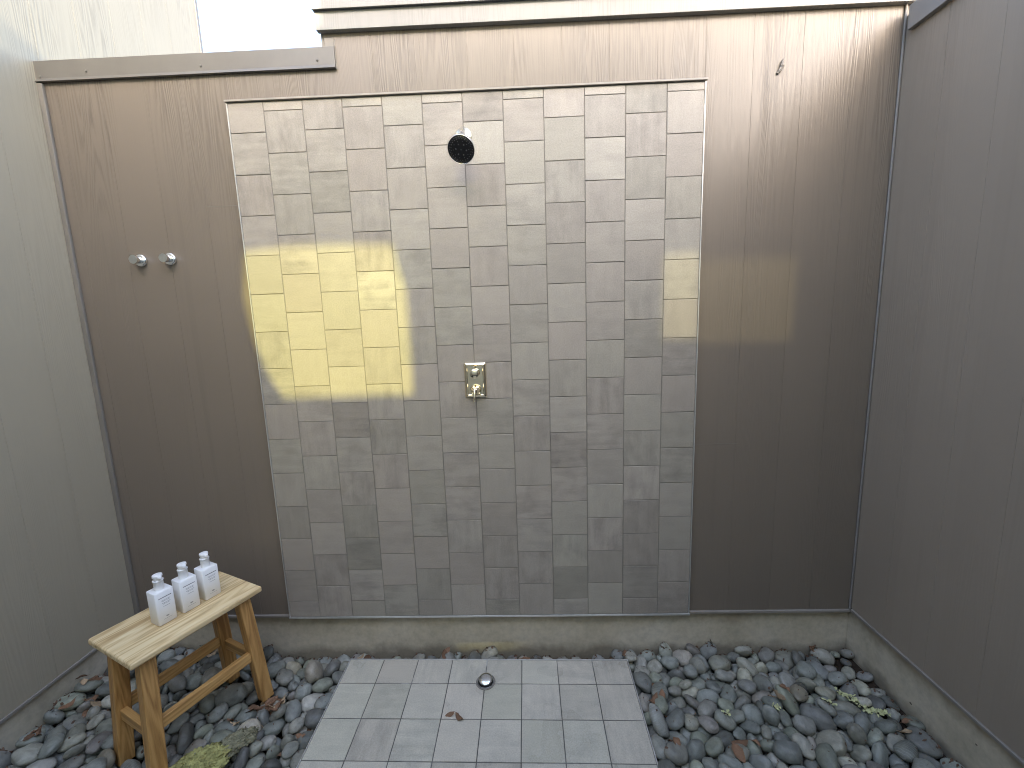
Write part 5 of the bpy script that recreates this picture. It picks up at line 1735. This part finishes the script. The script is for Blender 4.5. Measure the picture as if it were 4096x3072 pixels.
    (7, 326, 18398, -7683, -1359, -105, 196, 1830),
    (9, 288, 18443, -6195, -1272, 734, 63, -1973),
    (6, 289, -2030, -7715, -1453, -627, 0, 1854),
    (15, 324, -2245, -5841, -1710, 130, -91, -2916),
    (0, 289, -2042, -4906, -1698, -58, -58, 1650),
    (20, 328, -1787, -2225, -1696, -28, 25, -1892),
    (11, 460, -3701, -890, -1453, 649, -10, 1080),
    (25, 332, -2297, -7745, -1363, 1050, 927, -2096),
    (20, 393, -2815, -6188, -1410, 1261, 808, -1672),
    (13, 468, -2391, -5964, -1112, -1703, 217, 1366),
    (0, 334, -3310, -7689, -1428, -556, -431, -1157),
    (18, 391, -3767, -6861, -1116, 797, -203, 374),
    (24, 331, -3404, -5448, -1542, -725, -66, -1579),
    (16, 345, -4704, -7706, -1237, -136, -305, -2312),
    (10, 343, -3562, -7003, -729, 109, 253, -864),
    (9, 321, -4141, -5061, -1314, -976, 2598, -328),
    (3, 317, -5102, -4293, -1136, -503, -87, -1933),
    (20, 289, -5995, -7776, -898, 582, -79, 2377),
    (4, 354, -4796, -6113, -811, -92, 60, -2462),
    (5, 396, -6979, -6816, -641, -217, 2893, -338),
    (0, 378, -4892, -7221, -470, -2168, -54, -637),
    (13, 375, -6606, -5070, -707, -98, -125, -67),
    (10, 340, 1186, -583, -1590, 1283, 18, 1638),
    (4, 467, 2094, -7663, -1324, 484, -172, 3),
    (3, 296, 2139, -6573, -1716, -257, -17, 1171),
    (3, 378, 1899, -5786, -1677, -219, 16, -2372),
    (18, 301, 830, -7252, -1465, -834, 599, -1219),
    (1, 285, 1711, -6386, -1700, 1, -375, -1219),
    (8, 364, 1510, -5331, -1623, 166, -103, -1270),
    (7, 289, 16546, -1899, -1414, -2692, 291, 1098),
    (14, 420, 17102, -7180, -1208, -2135, 2063, 455),
    (9, 426, 16900, -6765, -794, 411, -136, 1703),
    (17, 410, 24493, -5876, -1307, 813, 658, 278),
    (6, 427, 15402, -6862, -667, -22, 145, -2185),
    (5, 327, 16589, -7111, -1070, -296, -422, 2387),
    (7, 339, 23378, -6012, -885, 86, -416, 653),
    (19, 308, 24031, -7709, -1397, -925, 69, 1550),
    (13, 363, 23845, -6185, -1078, 520, -124, -2179),
    (4, 459, 21854, -6372, -964, 699, 51, -1720),
    (12, 335, 22557, -1468, -1707, -64, -3076, 600),
    (16, 298, 22865, -7770, -1064, -2919, 358, -514),
    (9, 451, 22935, -5955, -1370, 235, 0, -1407),
    (21, 429, -292, -7594, -1657, -198, -46, 1482),
    (9, 415, 560, -6937, -1658, -46, -58, -2674),
    (5, 320, 154, -5740, -1660, -177, -21, -1745),
    (20, 424, -906, -7604, -1630, 577, 43, 1104),
    (0, 286, -1135, -6037, -1700, 25, -55, -2535),
    (6, 293, -981, -5447, -1717, -50, -49, 1964),
    (2, 403, -483, -3900, -1637, -121, 141, -1540),
    (5, 389, -3194, -1206, -1540, -191, -237, -2404),
    (6, 297, -1850, -7088, -1590, -602, -994, 2375),
    (16, 287, -1456, -6438, -1711, 109, -46, 1762),
    (17, 376, -2394, -5345, -1606, 705, 300, 1900),
    (14, 303, -996, -4879, -1723, 85, 64, -861),
    (1, 292, -1235, -3259, -1731, -121, 3, 2324),
    (6, 286, -2619, -7791, -1711, 3119, 102, -179),
    (20, 412, -2254, -6934, -1362, -323, 161, 1252),
    (0, 373, -2916, -5159, -1518, -328, 2494, -289),
    (3, 288, -3034, -4087, -1657, 225, 56, 746),
    (15, 288, 20158, -5614, -1168, 198, -17, -1177),
    (27, 355, 20498, -7659, -1348, 1671, 396, -1887),
    (26, 342, 20544, -6113, -1070, 595, 160, 455),
    (20, 387, 19431, -7615, -1350, -346, 170, -1955),
    (18, 305, 19831, -5863, -1140, -2620, 945, 789),
    (8, 467, 19307, -7573, -848, -645, -92, -2042),
    (9, 349, 19169, -6358, -986, 385, 265, 761),
    (23, 450, 17750, -6008, -885, 563, 87, -98),
    (25, 295, 17990, -7212, -1483, -477, -202, -123),
    (6, 288, 18718, -6114, -1031, 503, 171, 1970),
    (17, 295, -3777, -7790, -1478, 928, -257, 2825),
    (1, 315, -4020, -6733, -1473, -70, -2970, 923),
    (23, 330, -3852, -5516, -1491, 198, -165, 1907),
    (25, 299, -3282, -2215, -1643, 346, 7, 2186),
    (14, 296, -4590, -6816, -1296, -724, 314, -1167),
    (24, 429, -4268, -6105, -933, 735, 2017, 972),
    (4, 310, -4731, -5995, -1219, -409, -232, -2432),
    (9, 303, -4261, -3356, -1121, -226, -248, 1237),
    (19, 307, -3894, -2635, -1505, 283, -277, 2598),
    (25, 435, -5209, -7268, -1070, 424, -2907, -948),
    (0, 376, -5057, -6531, -1096, 20, 376, 361),
    (6, 404, -5593, -6320, -801, 755, 1055, 1551),
    (17, 305, -6027, -7686, -583, 382, 245, 2035),
    (8, 303, -6017, -6534, -617, 213, 327, 2549),
    (12, 338, -6513, -2343, -773, -229, 15, -2256),
    (24, 291, 13812, -216, -1671, -20, -338, 2544),
    (26, 292, 3583, -490, -1709, 706, 130, 2588),
    (6, 382, 4972, -339, -1678, 25, 214, 1084),
    (23, 295, 4094, -413, -1717, 88, -59, -1858),
    (21, 290, 5847, -416, -1719, 97, 10, -1271),
    (18, 316, 6389, -384, -1674, 257, 57, 1563),
    (15, 413, 7905, -424, -1671, -38, -95, -305),
    (25, 372, 8784, -354, -1702, 2969, -39, 1474),
    (6, 562, 23672, -7067, -1102, -227, 48, 528),
    (19, 419, 23292, -6403, -1189, -2979, 657, 603),
    (25, 443, 21086, -5484, -1128, 302, 697, 2494),
    (25, 286, 21732, -7247, -1584, -1224, 521, 2322),
    (7, 401, 22449, -6167, -1144, -14, 119, 2429),
    (0, 405, 2207, -7164, -1602, -139, -245, 2307),
    (11, 292, 2403, -6056, -1735, -119, 84, 2435),
    (10, 405, 1345, -7323, -1499, 293, 890, -2943),
    (12, 327, 1124, -6681, -1558, 84, 2059, 1406),
    (21, 311, 1001, -5562, -1711, -173, -109, -34),
    (21, 353, 901, -7721, -1695, 2975, -7, -330),
    (20, 468, 152, -6454, -1635, 25, -172, -1659),
    (2, 369, 54, -5075, -1667, 298, 112, 2988),
    (17, 299, 335, -4119, -1683, -111, -189, 2733),
    (8, 327, -431, -3252, -1651, -8, 285, 2385),
    (5, 295, -1068, -7127, -1588, -2798, 1661, 213),
    (9, 302, -1413, -6993, -1712, -4, 154, -1540),
    (2, 308, -399, -6180, -1698, 298, 108, -2397),
    (12, 450, -5722, -5703, -909, -94, -348, -3074),
    (23, 305, 25525, -7511, -1312, 123, -345, 2076),
    (23, 334, 25533, -6403, -1297, -80, 306, 2227),
    (11, 285, -5558, -6728, -1036, 356, 86, 1502),
    (15, 295, 25564, -5832, -1305, -277, 243, 2931),
    (21, 287, -5511, -7777, -1029, -349, 302, -414),
    (6, 278, 25036, -7796, -1448, 88, -184, 4185),
    (2, 335, -6590, -6484, -686, -707, 195, 2979),
    (9, 265, 25046, -6828, -1451, -162, 216, 736),
    (10, 459, -7045, -7551, -648, 77, 121, 1054),
]
KINDS = [  # word, colour, speck, band, weight
    ('slate blue', (0.214, 0.225, 0.191), 0.0, 0.0, 24),
    ('grey green', (0.231, 0.240, 0.180), 0.0, 0.0, 18),
    ('charcoal', (0.136, 0.136, 0.113), 0.0, 0.0, 14),
    ('mid grey', (0.260, 0.251, 0.198), 0.0, 0.0, 24),
    ('warm brown grey', (0.297, 0.258, 0.177), 0.0, 0.0, 5),
    ('pale grey', (0.391, 0.371, 0.281), 0.0, 0.0, 6),
    ('speckled grey', (0.234, 0.230, 0.187), 0.75, 0.0, 5),
    ('streaked grey', (0.208, 0.212, 0.175), 0.0, 0.7, 4),
    ('purple grey', (0.223, 0.202, 0.170), 0.0, 0.0, 3),
]
SM = [mat_stone('stone_' + k[0].replace(' ', '_'), k[1], k[2], k[3]) for k in KINDS]
hi = [stone_mesh(i, 4, 'river_stone_%d' % i) for i in range(NSHAPE)]
lo = [stone_mesh(i, 2, 'pebble_%d' % i)[0] for i in range(NSHAPE)]
for me, b, c in hi: me.materials.append(SM[0])
r = random.Random(41)
bag = [i for i, k in enumerate(KINDS) for _ in range(k[4])]
def mat_of(s):
    return Matrix.LocRotScale(Vector(s[2:5]) / 1e4, Euler([a / 1e3 for a in s[5:8]]), Vector((s[1] / 1e4,) * 3))
def zone(x, y):
    if 0.30 < x < 1.57 and y > -0.085: return 'in the strip behind the platform'
    if x < 0.31:
        if y > -0.075: return 'behind the stool'
        if x < -0.52: return 'beside the pale grey wall'
        if -0.40 < x < 0.03 and y < -0.10: return 'around the stool'
        return 'between stool and platform'
    if y > -0.10: return 'along the right back footing'
    if x > 2.28: return "beside the dark grey wall"
    if x < 1.80: return "along the platform's right edge"
    return "mid right bed"
ORD = ['', 'second ', 'third ', 'fourth ', 'fifth ', 'sixth ', 'seventh ', 'eighth ', 'ninth ', 'tenth ', 'eleventh ', 'twelfth ', 'thirteenth ', 'fourteenth ', 'fifteenth ', 'sixteenth ']
made = []
VALL, FALL = [], []
tplv = [[v.co.copy() for v in m.vertices] for m in lo]; tplf = [[tuple(p.vertices) for p in m.polygons] for m in lo]
stuff_bm = bmesh.new()
for idx, s in enumerate(STONES):
    m = mat_of(s); k = r.choice(bag)
    o0 = len(VALL); VALL += [m @ v for v in tplv[s[0]]]; FALL += [tuple(i + o0 for i in f) for f in tplf[s[0]]]
    if idx < 300:
        me, b, c = hi[s[0]]
        o = bpy.data.objects.new('river_stone', me); COL.objects.link(o)
        o.matrix_world = m
        o.material_slots[0].link = 'OBJECT'; o.material_slots[0].material = SM[k]
        size = s[1] / 1e4
        shape = ('round' if b > 0.84 else 'oval' if b > 0.70 else 'long')
        big = 'large ' if size > 0.042 else 'small ' if size < 0.031 else ''
        x, y = m.translation.x, m.translation.y
        o['category'] = 'stone'; o['group'] = 'river stones of the shower bed'
        made.append((o, f'{big}{shape} {KINDS[k][0]} stone', zone(x, y), x, y))
    else:
        for off in ((0, 0, 0), (0, -0.80, 0), (0, -1.58, 0)):
            if off[1] and (s[4] < -1250 or s[3] > -100 and off[1] > -1 and False): continue
            vs = [stuff_bm.verts.new(m @ v + Vector(off)) for v in tplv[s[0]]]
            for f in tplf[s[0]]:
                q = stuff_bm.faces.new([vs[i] for i in f]); q.material_index = k; q.smooth = True
by = {}
for o, what, zn, x, y in made: by.setdefault((what, zn), []).append((y, x, o))
for (what, zn), L in by.items():
    L.sort(key=lambda q: -q[0])
    for i, (y, x, o) in enumerate(L):
        tail = '' if len(L) == 1 else (', nearest the back wall' if i == 0 else f', {ORD[min(i, 15)]}from the back wall')
        o['label'] = f'{what} {zn}{tail}'
me = bpy.data.meshes.new('pebbles'); stuff_bm.to_mesh(me); stuff_bm.free()
for mt in SM: me.materials.append(mt)
pb = bpy.data.objects.new('pebbles', me); COL.objects.link(pb)
tag(pb, 'smooth grey river pebbles filling the gaps below and between the larger stones', 'pebbles', kind='stuff')
BVH = BVHTree.FromPolygons(VALL, FALL)
def drop(x, y, z0=0.3):
    h = BVH.ray_cast(Vector((x, y, z0)), Vector((0, 0, -1)))
    if h[0] is None or h[0].z < -0.185: return Vector((x, y, -0.17)), Vector((0, 0, 1))
    return h[0], h[1]

# ------------------------------------------------------------------ dry leaves
def leaf_mesh(i):
    r = random.Random(500 + i)
    L = 1.0; wd = r.uniform(0.42, 0.62); nu, nv = 11, 6
    curl = r.uniform(0.6, 2.2) * r.choice((-1, 1)); bend = r.uniform(-1.0, 1.4); tw = r.uniform(-0.9, 0.9)
    off = Vector((r.uniform(-30, 30), 0, 0))
    bm = bmesh.new(); g = []
    for a in range(nu + 1):
        u = a / nu; half = wd * 0.5 * (math.sin(math.pi * u ** 0.8) ** 0.8) * (1 + 0.25 * noise.noise(Vector((u * 7, 1, 0)) + off)) + 0.012
        row = []
        for c in range(nv + 1):
            v = (c / nv * 2 - 1); w = v * half
            z = curl * w * w * 1.2 + bend * (u - 0.5) ** 2 + 0.10 * noise.noise(Vector((u * 3.2, v * 2.0, 3)) + off) - 0.10 * abs(v) * half
            p = Vector((u - 0.5, w, z)); p.rotate(Euler((tw * (u - 0.5), 0, 0)))
            row.append(bm.verts.new(p))
        g.append(row)
    for a in range(nu):
        for c in range(nv): bm.faces.new((g[a][c], g[a + 1][c], g[a + 1][c + 1], g[a][c + 1]))
    tube(bm, [(-0.49, 0, bend * 0.25), (-0.62, 0.02, bend * 0.3 + 0.03), (-0.74, 0.06, bend * 0.3 + 0.02)], [0.014, 0.011, 0.009], 5)
    me = bpy.data.meshes.new('dry_leaf'); bm.to_mesh(me); bm.free()
    for f in me.polygons: f.use_smooth = True
    me.materials.append(M['leaf'])
    return me
LM = [leaf_mesh(i) for i in range(12)]
def put_leaf(x, y, size, rz, label, tan=False, z=None, shape=None, tilt=None):
    rr = random.Random(int(abs(x) * 9131 + abs(y) * 7177 + size * 1e5))
    o = bpy.data.objects.new('dry_leaf', LM[shape if shape is not None else rr.randrange(12)]); COL.objects.link(o)
    p, n = drop(x, y) if z is None else (Vector((x, y, z)), Vector((0, 0, 1)))
    n = (n + Vector((0, 0, 1.2))).normalized()
    q = n.to_track_quat('Z', 'Y').to_matrix().to_4x4()
    lift = 0.10 * size
    o.matrix_world = Matrix.Translation(p + n * lift) @ q @ Euler((tilt or rr.uniform(-.35, .35), rr.uniform(-.3, .3), rz)).to_matrix().to_4x4() @ Matrix.Diagonal((size, size, size, 1))
    o.material_slots[0].link = 'OBJECT'; o.material_slots[0].material = M['leaf_tan' if tan else 'leaf']
    return tag(o, label, 'leaf', 'dry fallen leaves')
def spot(n, x, y, sx, sy, where, lo_=0.034, hi_=0.062):
    rr = random.Random(int((x + 3) * 1000) + n)
    for i in range(n):
        px, py = x + rr.uniform(-sx, sx), y + rr.uniform(-sy, sy)
        tan = rr.random() < 0.18
        LEAVES.append((px, py, rr.uniform(lo_, hi_), rr.uniform(0, 6.28), where, tan))
LEAVES = []
spot(13, 0.065, -0.265, 0.060, 0.055, "in the pile at the stool's foot", 0.04, 0.07)
spot(8, -0.620, -0.315, 0.085, 0.050, 'beside the pale grey wall', 0.035, 0.06)
spot(3, -0.66, -0.50, 0.06, 0.03, "by the pale wall's lower end", 0.03, 0.05)
spot(4, 0.235, -0.40, 0.04, 0.09, "along the platform's left edge")
spot(3, -0.03, -0.40, 0.06, 0.06, 'on the stones in front of the stool')
spot(4, -0.20, -0.02, 0.16, 0.025, 'behind the stool')
spot(6, 0.43, -0.030, 0.11, 0.022, "behind the platform's left corner")
spot(6, 0.95, -0.030, 0.22, 0.020, 'behind the drain end of the platform')
spot(5, 1.50, -0.030, 0.14, 0.022, "behind the platform's right corner")
spot(6, 1.63, -0.33, 0.045, 0.17, "along the platform's right edge")
spot(3, 1.86, -0.44, 0.06, 0.06, 'at the near side of the right bed')
spot(4, 2.13, -0.27, 0.06, 0.04, 'in the middle of the right bed')
spot(4, 2.40, 0.0, 0.10, 0.018, 'in the far right corner')
spot(3, 2.50, -0.33, 0.03, 0.07, 'along the foot of the dark grey wall')
cnt = {}
rows = {}
for q in LEAVES: rows.setdefault((q[4], q[5]), []).append(q)
for (where, tan), L in rows.items():
    L.sort(key=lambda q: -q[1])
    for i, (px, py, sz, rz, _, _) in enumerate(L):
        what = 'curled tan dry leaf' if tan else 'curled brown dry leaf'
        tail = '' if len(L) == 1 else (', nearest the back wall' if i == 0 else f', {ORD[i]}from the wall')
        put_leaf(px, py, sz, rz, f'{what} {where}{tail}', tan)
# crumpled pair of leaf halves on the tiles
o = put_leaf(0.8105, -0.334, 0.040, 0.25, 'crumpled brown leaf lying on the platform tiles, half nearer the stool', z=pz(0.81, -0.334) + 0.002, shape=3)
o = put_leaf(0.8490, -0.343, 0.044, -0.75, 'torn brown leaf half lying on the platform tiles, half nearer the drain', z=pz(0.85, -0.343) + 0.002, shape=7)
# leaf caught on the left footing ledge
lf = put_leaf(LX + 0.012, -0.262, 0.036, 0.8, 'brown leaf leaning on the pale concrete footing above the stones', z=0.008, shape=5, tilt=1.0)
# fine litter along the footings and in the gaps
bm = bmesh.new(); rr = random.Random(77)
def crumb(x, y, s):
    p, n = drop(x, y); p = p + Vector((0, 0, 0.002))
    R = Euler((rr.uniform(-1, 1), rr.uniform(-1, 1), rr.uniform(0, 6.3))).to_matrix()
    w = rr.uniform(0.25, 0.8)
    vs = [bm.verts.new(p + R @ Vector(q) * s) for q in ((-1, -w * 0.5, 0), (-0.2, -w, 0.2), (0.9, -w * 0.3, 0), (1, w * 0.4, 0.15), (0, w, -0.1), (-0.9, w * 0.5, 0.1))]
    bm.faces.new(vs)
for _ in range(420): crumb(rr.uniform(-0.72, 2.55), 0.026 - abs(rr.gauss(0, 0.022)), rr.uniform(0.003, 0.010))
for _ in range(150): crumb(-0.735 + abs(rr.gauss(0, 0.03)), rr.uniform(-0.9, 0.02), rr.uniform(0.003, 0.011))
for _ in range(150): crumb(2.565 - abs(rr.gauss(0, 0.03)), rr.uniform(-0.9, 0.02), rr.uniform(0.003, 0.009))
for _ in range(260): crumb(rr.uniform(-0.7, 0.30), rr.uniform(-0.8, 0.0), rr.uniform(0.002, 0.007))
for _ in range(260): crumb(rr.uniform(1.57, 2.55), rr.uniform(-0.8, 0.0), rr.uniform(0.002, 0.007))
tag(link('leaf_litter', bm, M['litter']), 'fine brown leaf crumbs between the stones and along the footings', 'litter', kind='stuff')

# ------------------------------------------------------------------ moss clump near the stool, lichen twigs, bare twig
def flake(bm, p, n, s, rr):
    q = n.to_track_quat('Z', 'Y').to_matrix()
    k = rr.randint(5, 7); c = bm.verts.new(p + n * s * 0.25); ring = []
    a0 = rr.uniform(0, 6)
    for i in range(k):
        a = a0 + 2 * math.pi * i / k; r_ = s * rr.uniform(0.6, 1.1)
        ring.append(bm.verts.new(p + q @ Vector((r_ * math.cos(a), r_ * math.sin(a), s * rr.uniform(-0.1, 0.55)))))
    for i in range(k): bm.faces.new((c, ring[i], ring[(i + 1) % k]))
rr = random.Random(9)
mo = tag(empty('mossy_wood', (-0.02, -0.50, -0.09)), "yellow green mossy piece of bark lying on the stones beside the stool's near leg", 'mossy bark')
mo.location = (0, 0, 0)
for name, c, (ra, rb, rc), ang, mat, nfl, fs in (('moss_cushion', (-0.030, -0.520, -0.086), (0.085, 0.050, 0.030), 0.45, 'moss', 900, 0.0052), ('bark_piece', (0.045, -0.450, -0.084), (0.060, 0.036, 0.022), 0.80, 'bark', 520, 0.0045)):
    bm = bmesh.new(); bmesh.ops.create_icosphere(bm, subdivisions=5, radius=1)
    p0, _ = drop(c[0], c[1])
    R = Matrix.Translation((c[0], c[1], c[2])) @ Matrix.Rotation(ang, 4, 'Z')
    for v in bm.verts:
        n_ = v.co.normalized()
        k = 1 + 0.28 * noise.noise(n_ * 2.1 + Vector((4, 0, 0))) + 0.16 * noise.noise(n_ * 5.5) + 0.07 * noise.noise(n_ * 15)
        if name == 'bark_piece': k += 0.10 * math.sin(n_.y * 26 + 3 * noise.noise(n_ * 3))
        v.co = R @ Vector((n_.x * ra * k, n_.y * rb * k, n_.z * rc * k))
    bm.normal_update()
    srf = [(v.co.copy(), v.normal.copy()) for v in bm.verts if v.normal.z > -0.2]
    for _ in range(nfl):
        p, n_ = rr.choice(srf)
        flake(bm, p, (n_ + Vector((rr.uniform(-.7, .7), rr.uniform(-.7, .7), 0.2))).normalized(), fs * rr.uniform(0.5, 1.2), rr)
    o = link(name, bm, M[mat], mo, True)
    if name == 'bark_piece':
        o.data.materials.append(M['moss'])
        for f in o.data.polygons:
            if len(f.vertices) == 3 and f.index >= 20480 and (f.index // 6) % 3: f.material_index = 1
def lichen_twig(pts, label, nfl, s, spread):
    e = empty('lichen_twig', (0, 0, 0)); tag(e, label, 'lichen twig')
    P_ = []
    for x, y in pts:
        p, _ = drop(x, y); P_.append(p)
    zz = [p.z for p in P_]
    for i in range(len(P_)): P_[i].z = max(zz[max(0, i - 1):i + 2]) + 0.004
    bm = bmesh.new(); tube(bm, P_, [0.0028] * (len(P_) - 1) + [0.0012], 7)
    tw = link('twig', bm, M['twig'], e, True)
    bm = bmesh.new()
    for _ in range(nfl):
        t = rr.random() * (len(P_) - 1); i = int(t); p = P_[i].lerp(P_[min(i + 1, len(P_) - 1)], t - i)
        g = Vector((rr.gauss(0, spread), rr.gauss(0, spread), abs(rr.gauss(0, spread * 0.6)) + 0.002))
        flake(bm, p + g, (Vector((rr.uniform(-.8, .8), rr.uniform(-.9, .4), 1))).normalized(), s * rr.uniform(0.45, 1.25), rr)
    link('lichen', bm, M['lichen'], e)
lichen_twig([(2.352, -0.222), (2.372, -0.246), (2.395, -0.270), (2.420, -0.288), (2.452, -0.297), (2.490, -0.300)], 'twig covered in pale yellow lichen lying on the stones by the dark grey wall', 150, 0.0062, 0.0065)
lichen_twig([(2.255, -0.268), (2.280, -0.283), (2.300, -0.292)], 'short thin twig with a little lichen in the right stone bed', 14, 0.0050, 0.004)
lichen_twig([(2.040, -0.330), (2.062, -0.340)], 'tiny lichen tuft among the stones in the middle of the right bed', 22, 0.0046, 0.006)
lichen_twig([(1.846, -0.355), (1.862, -0.362)], "tiny lichen tuft among the stones near the platform's right edge", 14, 0.0042, 0.006)
bm = bmesh.new()
tube(bm, [(1.968, -0.045, -0.135), (1.962, -0.020, -0.105), (1.955, 0.000, -0.078), (1.950, 0.012, -0.062)], [0.0028, 0.0024, 0.002, 0.0014], 7)
tube(bm, [(1.955, 0.000, -0.078), (1.944, 0.004, -0.070), (1.938, 0.008, -0.071)], [0.0016, 0.0012, 0.0008], 6)
tag(link('bare_twig', bm, M['twig'], smooth=True), 'thin dark bare twig leaning on the concrete behind the right stone bed', 'twig')
for (p, q, lb) in (((0.02, -0.30), (0.115, -0.385), 'thin straw coloured stalk on the stones right of the stool'), ((-0.30, -0.42), (-0.22, -0.50), 'thin dark stalk on the stones under the stool')):
    bm = bmesh.new(); a, _ = drop(*p); c, _ = drop(*q); mid, _ = drop((p[0] + q[0]) / 2, (p[1] + q[1]) / 2)
    mid.z = max(mid.z, (a.z + c.z) / 2) + 0.003; a.z += 0.003; c.z += 0.003
    tube(bm, [a, mid, c], [0.0015, 0.0014, 0.0008], 6)
    tag(link('dry_stalk', bm, M['leaf_tan'] if 'straw' in lb else M['twig'], smooth=True), lb, 'stalk')

# ------------------------------------------------------------------ camera, light, sky
cam = bpy.data.cameras.new('camera'); co = bpy.data.objects.new('camera', cam); COL.objects.link(co)
cam.sensor_width = 36; cam.sensor_fit = 'HORIZONTAL'; cam.lens = 14.827; cam.clip_start = 0.02; cam.clip_end = 1000
Rr = Vector((0.999, 0.0307, -0.0337)).normalized(); Bk = Vector((0.0354, -0.9881, 0.1495)); Bk = (Bk - Rr * Bk.dot(Rr)).normalized(); Up = Bk.cross(Rr)
co.matrix_world = Matrix(((Rr.x, Up.x, Bk.x, 1.14675), (Rr.y, Up.y, Bk.y, -1.74854), (Rr.z, Up.z, Bk.z, 1.40998), (0, 0, 0, 1)))
scene.camera = co

sun = bpy.data.lights.new('sun', 'SUN'); sun.energy = 2.0; sun.angle = rad(0.85); sun.color = (1.0, 0.90, 0.66)
so = bpy.data.objects.new('sun', sun); COL.objects.link(so)
so.rotation_euler = SUN.to_track_quat('-Z', 'Y').to_euler()

w = bpy.data.worlds.new('World'); scene.world = w; w.use_nodes = True
nt = w.node_tree; bg = nt.nodes['Background']
sky = nt.nodes.new('ShaderNodeTexSky'); sky.sky_type = 'NISHITA'; sky.sun_disc = False
sky.sun_elevation = EL
src = -SUN                                   # direction towards the sun
sky.sun_rotation = math.atan2(src.x, src.y)
sky.altitude = 100; sky.air_density = 0.9; sky.dust_density = 3.3; sky.ozone_density = 0.5
nt.links.new(sky.outputs[0], bg.inputs[0]); bg.inputs[1].default_value = 0.15

v = scene.view_settings; v.view_transform = 'Standard'; v.look = 'None'; v.gamma = 1.0; v.exposure = 3.05
try: v.use_curve_mapping = False
except Exception: pass
scene.render.engine = 'CYCLES'
scene.cycles.use_denoising = True
scene.cycles.filter_width = 1.05
scene.cycles.max_bounces = 10; scene.cycles.diffuse_bounces = 6; scene.cycles.glossy_bounces = 4; scene.cycles.transparent_max_bounces = 8
scene.cycles.sample_clamp_indirect = 8
